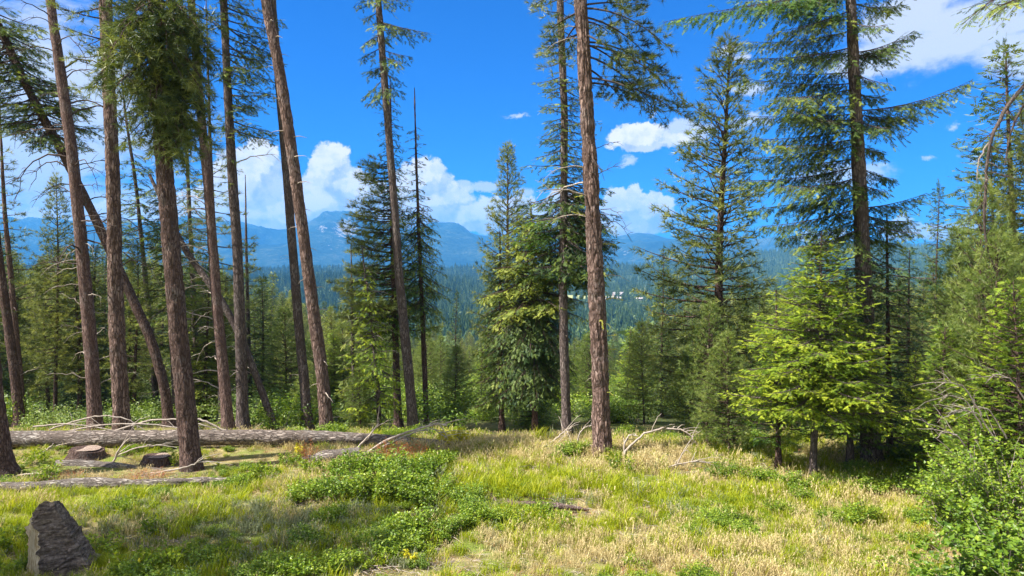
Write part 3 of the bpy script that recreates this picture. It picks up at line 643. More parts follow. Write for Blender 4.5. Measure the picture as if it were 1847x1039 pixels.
tall_tree('dead pole leaning right to left between the bare trunks, its foot on the log', [(499, 780), (470, 700), (440, 620), (405, 550), (370, 500), (335, 455)], 22.6, 15, 8.4, 'grey_bark', seed=12, seg=10, flare=0.1, wtop=10, dead=[('pale', 520, 760, 6, 30, 0)], name='dead_tree')
tall_tree('grey-brown trunk crossing behind the reddish leaning one left of the cloud gap', [(556, 782), (548, 680), (540, 600), (520, 350), (505, 180), (492, 0)], 23.0, 21, 24, 'grey_bark', seed=13, top='pine', seg=20, dead=[('pale', 420, 700, 6, 22, 0), ('dark', 60, 400, 5, 18, 0)], wtop=13)
tall_tree('reddish leaning trunk with short pale stubs, in front of the cloud gap', [(590, 784), (582, 680), (565, 560), (548, 430), (530, 300), (505, 130), (478, 0)], 21.0, 25, 26, 'pine_bark', seed=14, top='pine', seg=32, ring=0.08, amp=0.014,
          dead=[('stub', 20, 760, 26, 20, 0), ('pale', 600, 700, 3, 42, -1)], wtop=20)
# thin background trunks of the left group
for k, (lab, poly, D, w, H, kd, yt, yb, La, Lb) in enumerate([
    ('thin dark trunk behind the big foreground trunk, left side', [(318, 770), (312, 640), (300, 480), (292, 300)], 27, 11, 15, 'fir', 330, 560, 20, 60),
    ('thin grey trunk half hidden behind the foot of the leaning trunk', [(284, 772), (276, 640), (262, 500), (245, 330), (225, 200)], 30, 12, 15.5, 'fir', 190, 460, 10, 62),
    ('thin pale trunk seen between the big dark trunk and the twiggy brown one', [(360, 772), (352, 600), (345, 450), (336, 260)], 29, 12, 16, 'fir', 270, 650, 15, 75),
    ('dark slim trunk close behind the twiggy brown trunk', [(402, 770), (395, 600), (388, 480), (380, 300)], 26, 13, 16, 'pine', 210, 560, 20, 70),
    ('slim brown trunk just right of the straight bare trunk, shaded', [(452, 770), (449, 640), (446, 520), (444, 430)], 32, 10, 11, 'pine', 425, 640, 10, 45)]):
    tall_tree(lab, poly, D, w, H, 'grey_bark', [(kd, kd, yt, yb, La, Lb, 44, dict(FIR if kd == 'fir' else PINE, el=-0.05, size=0.22, tint=0.4))], seed=70 + k, seg=10, ring=0.3, dead=[('pale', yb, 740, 12, 40, 0)])

# ---- middle
tall_tree('tall slim leaning trunk with layered fir branches near the top, in open sky', [(746, 778), (735, 650), (720, 500), (708, 330), (700, 230), (690, 100), (682, 0)], 22.0, 21, 21, 'grey_bark',
          custom=[('fir', 'fir', y0, ex, ey, dy, dict(FIR, dens=20, droop=.5, size=0.15, tint=0.5, rad=0.018)) for (y0, ex, ey, dy) in
                  [(-8, 740, 4, .3), (-5, 640, 8, 0), (20, 655, 35, .2), (40, 775, 60, 0), (55, 735, 50, .8), (60, 655, 80, -.5), (62, 690, 70, 1.4), (85, 650, 108, .3), (90, 745, 103, 0), (100, 720, 112, -1), (120, 660, 130, .7), (130, 728, 152, .2), (140, 652, 178, -.2), (150, 725, 168, .5), (160, 665, 190, .3), (-20, 690, 0, -1.4), (35, 700, 45, -1.5), (110, 690, 130, 1.3), (150, 690, 170, -1.2)]],
          seed=15, top='fir', seg=20, wtop=12, name='fir_tree', dead=[('pale', 440, 480, 2, 12, 0), ('dark', 200, 320, 2, 20, 0)])
tall_tree('bushy mixed-green fir rising behind the slim leaning trunk, its trunk bare below', [(719, 786), (714, 640), (710, 480), (706, 300), (704, 172)], 24.5, 15, 12.3, 'brown_bark',
          [('pine', 'pine', 290, 600, 45, 112, 90, dict(PINE, el=0.05, az=2.8, azs=1.0, size=0.2, tint=0.55)), ('fir', 'fir_bright', 180, 600, 14, 62, 130, dict(FIR, el=-0.25, size=0.148, tint=0.22, droop=0.45))], seed=16, seg=12)
tall_tree('fir with a bare spire top and dark drooping foliage, right of the slim leaning trunk', [(770, 780), (765, 640), (758, 480), (752, 330), (748, 186)], 24.8, 10, 12.2, 'brown_bark',
          [('fir', 'fir', 225, 420, 9, 34, 34, dict(FIR, el=-0.1, size=0.147)), ('fir', 'fir', 370, 550, 36, 54, 80, dict(FIR, el=-0.4, size=0.148, droop=0.5, tint=0.65))], seed=17, seg=10, name='fir_tree')
tall_tree('yellow-green ragged fir with thin trunk, left of the slim leaning trunk', [(684, 782), (682, 700), (672, 600), (662, 520), (655, 468)], 23, 8, 6.2, 'grey_bark',
          [('fir', 'fir_bright', 480, 740, 20, 60, 100, dict(FIR, el=-0.2, size=0.14, step=0.09, droop=0.5, tint=0.6))], seed=18, seg=8, name='fir_tree', dead=[('pale', 490, 640, 18, 40, 0)])
tall_tree('slim fir behind the yellow-green ragged one, dense lower foliage', [(640, 782), (638, 700), (636, 600), (634, 500)], 25, 8, 6.6, 'grey_bark',
          [('fir', 'fir', 505, 770, 10, 45, 52, dict(FIR, el=-0.3, size=0.166, droop=0.4, tint=0.6))], seed=19, seg=8, name='fir_tree')
plant_tpl('fir_b', 823, 44, 528, 'small dark spired fir standing alone between the two bushy crowns', rot=.5, width=0.75)
plant_tpl('pine_u', 914, 34, 268, 'tall symmetrical pine with pointed top against the clouds', rot=2.2, width=0.85)
tall_tree('dense dark-green dome-shaped fir hanging nearly to the ground on a slim trunk', [(965, 797), (964, 700), (962, 560), (958, 385)], 22.5, 11, 7.6, 'brown_bark',
          [('fir', 'fir', 388, 560, 44, 88, 150, dict(FIR, el=-0.15, size=0.14, step=0.085, droop=0.4, tint=0.62, sag=0.1)), ('fir', 'fir_dark', 540, 700, 80, 62, 130, dict(FIR, el=-0.5, size=0.14, step=0.085, droop=0.7, sag=0.16, tint=0.5))], seed=20, seg=10, name='fir_tree')
tall_tree('smaller light-green fir left of the dome-shaped fir', [(906, 802), (904, 700), (903, 560), (902, 450)], 23.5, 10, 6.8, 'brown_bark',
          [('fir', 'fir', 455, 720, 24, 62, 100, dict(FIR, el=-0.3, size=0.156, droop=0.45, tint=0.65))], seed=22, seg=10, name='fir_tree')
tall_tree('straight slim grey trunk just left of the big red-brown pine, tufted fir boughs above', [(1023, 802), (1018, 650), (1015, 500), (1017, 330), (1018, 200), (1010, 0)], 21.0, 19, 22, 'grey_bark',
          [('fir', 'fir', 130, 330, 40, 60, 56, dict(FIR, el=-0.1, size=0.156, tint=0.5)), ('fir', 'fir', 330, 490, 74, 88, 84, dict(FIR, el=-0.3, size=0.176, droop=0.45, az=0.3, azs=1.0, tint=0.35)),
           ('fir', 'fir_bright', 360, 440, 60, 80, 10, dict(FIR, el=-0.15, az=3.1, azs=0.4, tint=0.1)), ('pine', 'pine', -20, 120, 45, 40, 16, dict(PINE, el=-0.1))],
          seed=23, top='fir', seg=20, wtop=13, dead=[('stub', 480, 760, 4, 8, 0)], name='fir_tree')
PN = dict(PINE, dens=12, size=0.18, nn=18, w=0.014, tint=0.25, wm='dark_twig', rad=0.032, tw=0.5, twmax=1.0)
tall_tree('big red-brown pine trunk with furrowed bark right of centre, standing alone in the grass', [(1086, 822), (1083, 700), (1075, 500), (1068, 350), (1060, 230), (1053, 100), (1047, 0)], 18.0, 37, 29, 'pine_bark',
          custom=[('pine', 'pine', y0, ex, ey, dy, dict(PN, sag=sg)) for (y0, ex, ey, dy, sg) in
                  [(10, 1160, 10, .3, .1), (15, 1210, 90, -.4, .22), (30, 1185, 120, .5, .2), (82, 1235, 190, -.2, .28), (78, 1150, 150, .6, .2), (140, 1245, 215, .2, .15), (100, 1200, 225, .8, .25),
                   (60, 1120, 110, -1, .1), (150, 1180, 200, 1.1, .2), (40, 1100, 60, 1.3, .1), (-30, 1200, -10, 0, .1), (-40, 1130, 20, -1, .1), (20, 985, 60, .4, .1), (35, 1000, 110, .9, .15), (-20, 960, 10, .3, .1), (75, 1210, 150, 0.9, .2), (60, 990, 95, 1.2, .1), (120, 1130, 190, 1.4, .1)]],
          dead=[('pale', 45, 75, 2, 70, -1), ('dark', 240, 460, 6, 48, 0), ('pale', 300, 420, 5, 90, -1), ('lichen', 320, 640, 7, 32, 0), ('pale', 460, 500, 1, 80, 1), ('stub', 300, 760, 8, 12, 0), ('lichen', 560, 730, 6, 24, 1)],
          seed=24, top='pine', seg=72, ring=0.04, amp=0.026, wtop=24, flare=0.35, topscale=0.8)

# ---- right side
plant_tpl('pine_u', 1306, 23, 84, 'tall loosely tufted pine between the big red-brown trunk and the spreading fir', rot=0.4, width=1.12)
D21 = 16.9
FR = dict(FIR, dens=30, size=0.132, step=0.078, rad=0.018, tint=0.44, twmax=0.85, droop=0.6, s0=0.06)
lim = [(18, 1385, 60, -.5), (30, 1420, 20, .9), (55, 1345, 75, .3), (85, 1350, 105, -.8), (95, 1440, 90, 1.5), (130, 1380, 130, .6), (150, 1332, 140, 0), (160, 1400, 175, -1.4), (190, 1370, 190, .9), (205, 1335, 208, -.3), (215, 1430, 200, -1.6),
       (235, 1360, 250, .8), (250, 1400, 262, -1), (262, 1340, 285, .2), (285, 1380, 300, 1.2), (300, 1345, 325, -.4), (320, 1400, 335, -1.5), (340, 1350, 378, .5), (352, 1420, 372, 1.5), (375, 1375, 408, -.5), (395, 1400, 430, .6), (410, 1440, 445, -1.0), (-15, 1400, 10, .5), (-30, 1340, 0, 0),
       (5, 1625, 8, .4), (40, 1600, 45, -.9), (95, 1650, 55, .2), (100, 1610, 82, .8), (130, 1605, 150, -.8), (165, 1590, 175, .7), (200, 1755, 143, 0), (205, 1650, 205, .9), (215, 1600, 230, -1), (260, 1585, 270, .8), (300, 1612, 322, .4), (330, 1600, 345, -.8),
       (375, 1672, 348, .1), (385, 1640, 398, .9), (400, 1660, 420, -.6), (420, 1620, 440, .6), (-30, 1680, -40, 0)]
tall_tree('tall spreading fir with long layered branches on the right, one bough reaching up', [(1573, 852), (1567, 700), (1558, 500), (1551, 350), (1544, 200), (1539, 100), (1534, 0)], D21, 38, 27, 'grey_bark',
          custom=[('fir', 'fir', y0, ex, ey, dy, dict(FR, sag=(-0.06 if ex < 1500 else -0.10))) for (y0, ex, ey, dy) in lim] + [('fir', 'fir_bright', -10, 1195, 40, -1.0, dict(FR, size=0.15, tint=0.2, sag=0.04))],
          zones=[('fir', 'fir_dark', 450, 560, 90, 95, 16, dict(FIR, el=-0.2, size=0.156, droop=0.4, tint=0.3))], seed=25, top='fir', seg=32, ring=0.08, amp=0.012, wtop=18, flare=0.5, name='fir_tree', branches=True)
FB = dict(dens=17, size=0.125, droop=0.22, step=0.08, tw=0.5, twmax=0.75, s0=0.06)
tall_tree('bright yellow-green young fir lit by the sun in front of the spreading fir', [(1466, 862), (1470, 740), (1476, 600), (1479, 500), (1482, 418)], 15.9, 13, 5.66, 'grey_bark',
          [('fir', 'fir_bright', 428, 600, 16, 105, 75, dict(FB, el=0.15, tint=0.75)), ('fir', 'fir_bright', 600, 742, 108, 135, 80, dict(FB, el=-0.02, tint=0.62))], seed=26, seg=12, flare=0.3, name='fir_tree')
tall_tree('slim dark-stemmed young fir left of the bright yellow-green one', [(1404, 852), (1404, 760), (1402, 640), (1400, 540)], 16.8, 9, 4.3, 'brown_bark', [('fir', 'fir_bright', 560, 790, 15, 60, 34, dict(FB, el=0.0, tint=0.15))], seed=27, seg=8, name='fir_tree')
tall_tree('slim pale-stemmed fir between the bright fir and the big grey trunk', [(1534, 856), (1533, 760), (1530, 640), (1528, 520)], 16.6, 12, 4.6, 'grey_bark', [('fir', 'fir_bright', 530, 790, 20, 90, 40, dict(FB, el=0.0, tint=0.12))], seed=28, seg=10, name='fir_tree')
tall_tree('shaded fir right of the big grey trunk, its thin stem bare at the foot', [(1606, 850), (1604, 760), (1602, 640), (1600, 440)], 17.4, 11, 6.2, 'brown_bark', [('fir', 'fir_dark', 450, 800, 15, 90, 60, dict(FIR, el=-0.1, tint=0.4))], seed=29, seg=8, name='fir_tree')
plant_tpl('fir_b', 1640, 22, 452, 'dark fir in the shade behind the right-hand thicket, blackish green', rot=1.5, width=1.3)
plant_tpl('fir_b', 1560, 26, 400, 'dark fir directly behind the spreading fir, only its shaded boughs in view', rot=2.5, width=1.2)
plant_tpl('pine_y', 1280, 18.6, 556, 'young yellow-green pine, the left one of the pair right of the arched dead branches', rot=1.1, width=1.05)
plant_tpl('pine_y', 1317, 17.8, 606, 'young yellow-green pine, the right one of the pair right of the arched dead branches', rot=2.3, width=1.15)
plant_tpl('pine_y', 1160, 27, 585, 'young pale pine seen just right of the big red-brown trunk', rot=3.3, width=0.95)
plant_tpl('pine_y', 1240, 21.5, 640, 'low young pine behind the arched dead branches', rot=4.3, width=1.1)
plant_tpl('fir_a', 1195, 30, 450, 'dark fir left of the loosely tufted tall pine, lower than it', rot=4.3, width=0.8)
plant_tpl('fir_b', 1692, 34, 338, 'small pointed fir against the sky between the spreading fir and the right edge', rot=0.3, width=0.7)
plant_tpl('fir_a', 1822, 25, 86, 'tall pointed fir near the right edge against the blue sky', rot=1.3, width=1.25)
plant_tpl('fir_c', 1792, 20, 262, 'fuller dark fir beneath the tall pointed fir at the right', rot=2.3, width=0.85)
plant_tpl('pine_b', 1862, 19, 150, 'tall pine cut by the right edge, behind the hanging dead bough', rot=0.3, width=0.8)
plant_tpl('pine_y', 1766, 15.5, 345, 'yellow-green bushy pine in front of the pointed fir at the right', rot=0.2, width=0.72)
plant_tpl('pine_y', 1722, 19, 420, 'yellow-green pine standing further back, left of the bushy pine at the right', rot=5.2, width=0.8)
plant_tpl('fir_y', 1835, 13.5, 520, 'bright young fir at the right edge above the leafy shrub', rot=5.5, width=1.25)
plant_tpl('pine_y', 1800, 14.4, 440, 'bright dense young pine between the bushy pine and the right edge', rot=0.9, width=0.95)
plant_tpl('fir_y', 1700, 15.5, 590, 'bright young fir left of the bushy pines at the right', rot=3.9, width=1.2)
plant_tpl('fir_y', 1745, 13.2, 745, 'low bright young fir pushing out of the shrub at the right', rot=2.5, width=1.6)
plant_tpl('fir_y', 1650, 21, 640, 'half shaded young fir in the gap left of the big shrub', rot=2.5, width=1.1)
plant_tpl('pine_y', 1850, 17, 470, 'young pine cut off by the right edge of the photo', rot=2.9, width=0.8)
# a pine left of the frame whose crown shades the lower left of the meadow
plant_tpl('pine_b', -660, 9.9, -760, 'pine standing outside the left edge, seen only by its shadow', rot=1.0, width=0.75)
plant_tpl('pine_a', -760, 8.7, -720, 'nearer pine outside the left edge, seen only by its shadow', rot=3.0, width=0.75)
# a tree just outside the frame whose boughs hang in
eR = tall_tree('old fir outside the right edge, its dead arching bough hanging into the photo', [(1905, 870), (1900, 500), (1895, 0)], 14.5, 40, 22, 'brown_bark',
          custom=[('fir', 'fir', -60, 1738, 42, -.5, dict(FIR, size=0.136, sag=0.06, tint=0.5, rad=0.03)), ('fir', 'fir', -30, 1790, 30, .5, dict(FIR, size=0.136, sag=0.06, tint=0.5)), ('fir', 'fir', -40, 1800, 10, -1.2, dict(FIR, size=0.136, tint=0.5))], seed=31, top='fir', seg=20, name='fir_tree')
def bough(parent, pts, D, w0, w1, mat, name='dead_bough', twigs=8, seed=0):
    r = np.random.default_rng(seed); a = Acc(); org = np.array(parent.location)
    P = np.array([W(px, py, D + dy) for px, py, dy in pts]) - org; n = len(P) * 4; s = np.linspace(0, len(P) - 1, n)
    Q = np.stack([np.interp(s, range(len(P)), P[:, k]) for k in range(3)], -1); Q[1:-1] = (Q[:-2] + Q[1:-1] * 2 + Q[2:]) / 4; Q += r.normal(0, 0.008, Q.shape)
    R = np.linspace(w0, w1, n) / 2 / F * D; tube(a, Q, R, 7, 0)
    for k in range(twigs):
        i = r.integers(n // 4, n - 1); d = nrm(r.normal(0, 1, 3) + [0, 0, -0.6]) * (0.15 + 0.5 * r.random()); u = np.linspace(0, 1, 5)[:, None]
        tube(a, Q[i] + d * u + np.array([0, 0, -0.12]) * u ** 2, R[i] * 0.35 * (1 - 0.8 * u[:, 0]) + 0.002, 4, 0)
    return obj(name, a.mesh(name, [M[mat]], (0,)), parent)
bough(eR, [(1893, 105, 0), (1850, 150, 0), (1808, 205, -.1), (1786, 250, -.1), (1778, 320, 0), (1775, 400, 0), (1782, 460, .1), (1805, 505, .1)], 14.5, 8, 3, 'dark_twig', seed=1, twigs=16)
bough(eR, [(1893, 140, 0), (1845, 190, .2), (1822, 240, .2), (1812, 300, .2)], 14.5, 5, 2, 'dark_twig', seed=2, twigs=10)
bough(eR, [(1782, 258, 0), (1764, 290, 0), (1762, 330, 0)], 14.5, 4, 1.5, 'grey_twig', seed=3, twigs=4)

# ------------------------------------------------------------------ trees on the slope behind, one by one
cap = lambda px: np.interp(px, [-300, 0, 150, 300, 450, 600, 700, 790, 860, 1000, 1130, 1250, 1400, 1550, 1700, 1847, 2200], [360, 400, 430, 430, 480, 550, 575, 600, 600, 610, 600, 540, 510, 470, 450, 430, 400])
r = np.random.default_rng(77); cnt = 0
kinds = {'fir_a': 'mid-green fir among the trees on the slope behind', 'fir_b': 'dark fir among the trees on the slope behind', 'fir_c': 'broad green fir among the trees on the slope behind',
         'pine_a': 'grey-green pine among the trees on the slope behind', 'pine_b': 'broad grey-green pine among the trees on the slope behind', 'pine_y': 'small bright pine among the trees on the slope behind'}
for (Da, Db, n) in [(26, 45, 84), (45, 75, 92), (75, 130, 120)]:
    for k in range(n):
        D = Da + (Db - Da) * r.random(); px = -260 + 2350 * (k + r.random()) / n
        x = (px - CX) / F * D; g = float(gz(x, D))
        key = r.choice(['fir_a', 'fir_b', 'fir_c', 'pine_a', 'pine_b'])
        hmax = CH - (cap(px) + r.random() * 85 - HZ) / F * D - g
        h = min(10 + 11 * r.random(), hmax)
        if h < 3.2: continue
        if h < 5: key = 'pine_y'
        tr, cr, H = TPL[key]; s = h / H
        e = empty('pine_tree' if 'pine' in key else 'fir_tree', (x, D, g), kinds[key], 'tree', 'trees on the slope behind the clearing')
        wd = 0.85 + 0.4 * r.random(); e.scale = (s * wd, s * wd, s); e.rotation_euler.z = r.random() * 6.28
        obj('trunk', tr, e); obj('crown', cr, e); cnt += 1
print('slope trees', cnt)

# ------------------------------------------------------------------ scattered masses (geometry nodes)
def scatter(name, pts, rot, scl, idx, meshes, label, tilt=None):
    me = bpy.data.meshes.new(name); me.from_pydata([tuple(p) for p in pts], [], [])
    n = len(pts)
    a = me.attributes.new('rot', 'FLOAT_VECTOR', 'POINT')
    rv = np.zeros((n, 3)); rv[:, 2] = rot
    if tilt is not None: rv[:, :2] = tilt
    a.data.foreach_set('vector', rv.ravel())
    a = me.attributes.new('scl', 'FLOAT_VECTOR', 'POINT'); sv = np.asarray(scl, float); sv = np.repeat(sv[:, None], 3, 1) if sv.ndim == 1 else sv
    a.data.foreach_set('vector', sv.ravel())
    a = me.attributes.new('pick', 'INT', 'POINT'); a.data.foreach_set('value', np.asarray(idx, int))
    o = obj(name, me); tag(o, label, kind='stuff')
    ng = bpy.data.node_groups.new(name, 'GeometryNodeTree')
    ng.interface.new_socket('Geometry', in_out='INPUT', socket_type='NodeSocketGeometry'); ng.interface.new_socket('Geometry', in_out='OUTPUT', socket_type='NodeSocketGeometry')
    N = ng.nodes; Lk = ng.links; gi = N.new('NodeGroupInput'); go = N.new('NodeGroupOutput')
    j = N.new('GeometryNodeJoinGeometry')
    for m in reversed(meshes):
        t_ = bpy.data.objects.new(m.name, m)
        oi = N.new('GeometryNodeObjectInfo'); oi.inputs['Object'].default_value = t_; oi.inputs['As Instance'].default_value = True
        Lk.new(oi.outputs['Geometry'], j.inputs[0])
    ip = N.new('GeometryNodeInstanceOnPoints'); ip.inputs['Pick Instance'].default_value = True
    def attr(nm, ty):
        q = N.new('GeometryNodeInputNamedAttribute'); q.data_type = ty; q.inputs[0].default_value = nm; return q.outputs[0]
    e2r = N.new('FunctionNodeEulerToRotation'); Lk.new(attr('rot', 'FLOAT_VECTOR'), e2r.inputs[0])
    Lk.new(gi.outputs[0], ip.inputs['Points']); Lk.new(j.outputs[0], ip.inputs['Instance'])
    Lk.new(e2r.outputs[0], ip.inputs['Rotation']); Lk.new(attr('scl', 'FLOAT_VECTOR'), ip.inputs['Scale']); Lk.new(attr('pick', 'INT'), ip.inputs['Instance Index'])
    Lk.new(ip.outputs[0], go.inputs[0])
    md = o.modifiers.new('scatter', 'NODES'); md.node_group = ng
    return o

def far_conifer(seed, tiers=7, spikes=8, w=0.19):
    r = np.random.default_rng(seed); a = Acc()
    for k in range(tiers):
        z1 = 1 - k / tiers * 0.93; z0 = z1 - 0.20 - 0.05 * r.random(); rad = w * ((k + 1) / tiers) ** 0.85 * (0.8 + 0.4 * r.random())
        an = np.arange(spikes * 2) * math.pi / spikes + r.random(); rr = np.where(np.arange(spikes * 2) % 2, rad * (0.75 + 0.5 * r.random(spikes * 2)), rad * 0.4)
        v = np.stack([rr * np.cos(an), rr * np.sin(an), max(z0, 0.02) + 0.05 * (rr < rad * 0.5) + 0.02 * r.random(spikes * 2)], -1); v = np.vstack([v, [0, 0, min(z1 + 0.04, 1)]])
        j = np.arange(spikes * 2); a.add(v, tris=np.stack([j, (j + 1) % (spikes * 2), np.full(spikes * 2, spikes * 2)], -1), tint=np.clip(0.5 + r.normal(0, 0.25, len(v)), 0, 1))
    return a.mesh('conifer', [M['far']])
def far_broad(seed):
    r = np.random.default_rng(seed); a = Acc(); n = 90
    c = nrm(r.normal(0, 1, (n, 3))) * (0.5 + 0.5 * r.random((n, 1))) * [0.34, 0.34, 0.42] + [0, 0, 0.5]
    d = r.normal(0, 0.075, (n, 3, 3)); a.add(c[:, None] + d, tris=np.arange(n * 3).reshape(-1, 3), tint=np.repeat(r.random(n), 3)); return a.mesh('broadleaf', [M['far_pale']])
r = np.random.default_rng(5)
P = []
for (Da, Db, n) in [(118, 300, 3600), (300, 600, 8000), (600, 1100, 15000), (1100, 1800, 25000), (1800, 2750, 34000)]:
    D = np.sqrt(Da ** 2 + (Db ** 2 - Da ** 2) * r.random(n)); u = (r.random(n) * 2 - 1) * 0.98
    P.append(np.stack([u * D, D], -1))
P = np.concatenate(P); x, y = P.T; z = gz(x, y)
fld = ((x - 118) / 92) ** 2 + ((y - 1215) / 58) ** 2; ok = (fld > 1.05 + 0.5 * (fbm(x * .03, y * .03, 2) - .5))
ok &= ~((np.abs(x - 0.112 * y) < 60) & (y > 1085) & (y < 1200) & (r.random(len(x)) < 0.45))
ok &= fbm(x * 0.006, y * 0.006, 4, 6) > 0.36
HB = [(148, 1225, 17, 11, 8.5), (196, 1270, 22, 10, 9), (166, 1140, 24, 9, 5.0), (139, 1130, 12, 8, 4.5), (212, 1150, 10, 8, 4.5)]
for (hx, hy, *_r) in HB: ok &= ~((np.abs(x - hx * y / hy) < 16) & (y < hy + 12) & (y > hy - 95))
x, y, z = x[ok], y[ok], z[ok]; n = len(x)
h = (6 + 20 * r.random(n) ** 1.3) * (0.45 + 1.1 * fbm(x * 0.008, y * 0.008, 3, 2))
band = np.exp(-((y - 560) / 170) ** 2) * 0.55 * (x > -150) + 0.04
pick = np.where((r.random(n) < band) & (fbm(x * .012, y * .012, 3, 1) > .45), 3, r.integers(0, 3, n)); h = np.where(pick == 3, h * 0.7, h)
wd = h * (0.8 + 0.5 * r.random(n))
nr = (y < 520)
ctop = CH - (np.maximum(cap(x / y * F + CX), 480) + 70 * r.random(n) - 8 - HZ) / F * y - z; h = np.where(nr, np.clip(ctop, 3.5, h), h)
tk = r.integers(0, 5, n); pk = np.where(nr & (pick != 3), tk + 4, pick)
sc = np.where(nr & (pick != 3), h / 15.0, h); wd = np.where(nr & (pick != 3), sc * (0.95 + .35 * r.random(n)), wd)
scatter('valley_forest', np.stack([x, y, z - 0.3], -1), r.random(n) * 6.28, np.stack([wd, wd, sc], -1), pk, [far_conifer(1), far_conifer(2, 6, 7, 0.16), far_conifer(3, 8, 8, 0.22), far_broad(4)] + [TPL[k][1] for k in ('fir_a', 'fir_b', 'fir_c', 'pine_a', 'pine_b')], 'dense conifer forest covering the valley and the ridge')

# ------------------------------------------------------------------ houses in the valley
def flat_mat(name, c, rough=0.8):
    m, t, out = new_mat(name); p = t.n.new('ShaderNodeBsdfPrincipled'); tc = t.n.new('ShaderNodeTexCoord').outputs['Object']
    t.put(p.inputs['Base Color'], t.mix(t.noise(tc, 0.8, 4), tuple(0.8 * v for v in c), tuple(min(1, 1.15 * v) for v in c))); p.inputs['Roughness'].default_value = rough
    t.l.new(p.outputs[0], out.inputs[0]); return m
HM = {'wall': flat_mat('house wall', (0.26, 0.20, 0.16)), 'pale': flat_mat('pale wall', (0.24, 0.22, 0.19)), 'roof': flat_mat('grey roof', (0.30, 0.27, 0.26)), 'glass': flat_mat('window glass', (0.05, 0.06, 0.08), 0.2)}
def box_acc(a, x0, x1, y0, y1, z0, z1, mat=0):
    a.add([(x, y, z) for z in (z0, z1) for y in (y0, y1) for x in (x0, x1)], quads=[(0, 2, 3, 1), (4, 5, 7, 6), (0, 1, 5, 4), (2, 6, 7, 3), (0, 4, 6, 2), (1, 3, 7, 5)], mat=mat)
for (hx, hy, w, d, hh), lab, wm in zip(HB, ['steep-roofed brown house above the pale field, right of the big red-brown pine', 'wide brown house with two gables further up among the trees', 'long low pale building below the field', 'small pale shed at the left end of the low building', 'small pale outbuilding right of the low building'], ['wall', 'wall', 'pale', 'pale', 'pale']):
    g = float(gz(hx, hy)); e = empty('house' if hh > 6 else 'shed', (hx, hy, g), lab, 'house' if hh > 6 else 'shed'); e.rotation_euler.z = 0.25 * math.sin(hx)
    wh = hh * 0.55
    a = Acc(); box_acc(a, -w / 2, w / 2, -d / 2, d / 2, -3, wh)
    for s in (-1, 1): a.add([(s * w / 2, -d / 2, wh), (s * w / 2, d / 2, wh), (s * w / 2, 0, hh)], tris=[(0, 1, 2)])
    wo = obj('wall', a.mesh('wall', [HM[wm]]), e)
    a = Acc(); o = 0.8
    for s in (-1, 1):
        y1 = s * (d / 2 + o); z1 = wh - o * (hh - wh) / (d / 2)
        a.add([(-w / 2 - o, 0, hh + .2), (w / 2 + o, 0, hh + .2), (w / 2 + o, y1, z1 + .2), (-w / 2 - o, y1, z1 + .2), (-w / 2 - o, 0, hh - .1), (w / 2 + o, 0, hh - .1), (w / 2 + o, y1, z1 - .1), (-w / 2 - o, y1, z1 - .1)],
              quads=[(0, 1, 2, 3), (4, 7, 6, 5), (3, 2, 6, 7), (0, 3, 7, 4), (1, 5, 6, 2)])
    if hh > 6:   # cross gable facing the viewer
        for gx in ([0] if w < 20 else [-w / 4, w / 4]):
            gw = w * 0.2; a.add([(gx - gw, -d / 2 - 1.4, wh - .6), (gx + gw, -d / 2 - 1.4, wh - .6), (gx, -d / 2 - 1.4, hh - .4), (gx - gw, 0, wh - .6), (gx + gw, 0, wh - .6), (gx, 0, hh - .4)], quads=[(0, 2, 5, 3), (1, 4, 5, 2)])
            b = Acc(); b.add([(gx - gw + .3, -d / 2 - 1.2, -2), (gx + gw - .3, -d / 2 - 1.2, -2), (gx + gw - .3, -d / 2 - 1.2, wh - .5), (gx, -d / 2 - 1.2, hh - .7), (gx - gw + .3, -d / 2 - 1.2, wh - .5)], quads=[(0, 1, 2, 4)], tris=[(4, 2, 3)]); obj('gable', b.mesh('gable', [HM[wm]]), e)
    obj('roof', a.mesh('roof', [HM['roof']]), e)
    wa = Acc(); box_acc(wa, -0.9, 0.9, -0.08, 0.08, 0, 1.5); wmesh = wa.mesh('window', [HM['glass']])
    for k in range(3): obj('window', wmesh, wo, (-w * 0.36 + w * 0.36 * k, -d / 2 - (1.26 if hh > 6 and k == 1 and w < 20 else 0.06), wh * 0.35))

# ------------------------------------------------------------------ logs, stumps, fallen branches
def log(name, label, pts, widths, bark, cat='log', seg=28, ring=0.08, amp=0.015, seed=1, sink=0.0):
    P = np.array([W(px, py, D) for px, py, D in pts]); R = np.array(widths) / 2 / F * P[:, 1]
    org = P[0].copy(); me, q, RR = trunk_mesh(P - org, R, [M[bark], M['cut_wood']], seg, ring, amp, seed, 0, 13, 2.2, caps=True)
    o = obj(name, me, None, org); me.name = name; return tag(o, label, cat), org, q, RR
lg, lorg, lq, lR = log('fallen_log', 'long fallen log lying across the clearing from the left edge', [(-60, 792, 18.7), (20, 793, 18.7), (180, 792, 18.7), (380, 789, 18.8), (560, 789, 18.9), (680, 794, 19.0), (780, 801, 19.1), (860, 807, 19.1), (915, 812, 19.1)], [30, 30, 30, 27, 25, 21, 16, 11, 5], 'log_bark', seed=2, amp=0.018)
r = np.random.default_rng(8)
for k in range(34):   # broken stubs on the log
    i = r.integers(5, len(lq) - 8); b = obj('dead_branch', DB['stub'][k % 4] if k % 3 else DB['pale'][k % 7], lg); a = r.random() * math.pi
    b.location = Vector(lq[i] + lR[i] * np.array([0, -math.cos(a) * .8, math.sin(a) * .8])); L = (0.12 if k % 3 else 0.5) * (0.6 + r.random())
    b.rotation_euler = (0, -0.9 * math.sin(a), math.pi * 0.5 * r.normal() ); b.scale = (L, L, L)
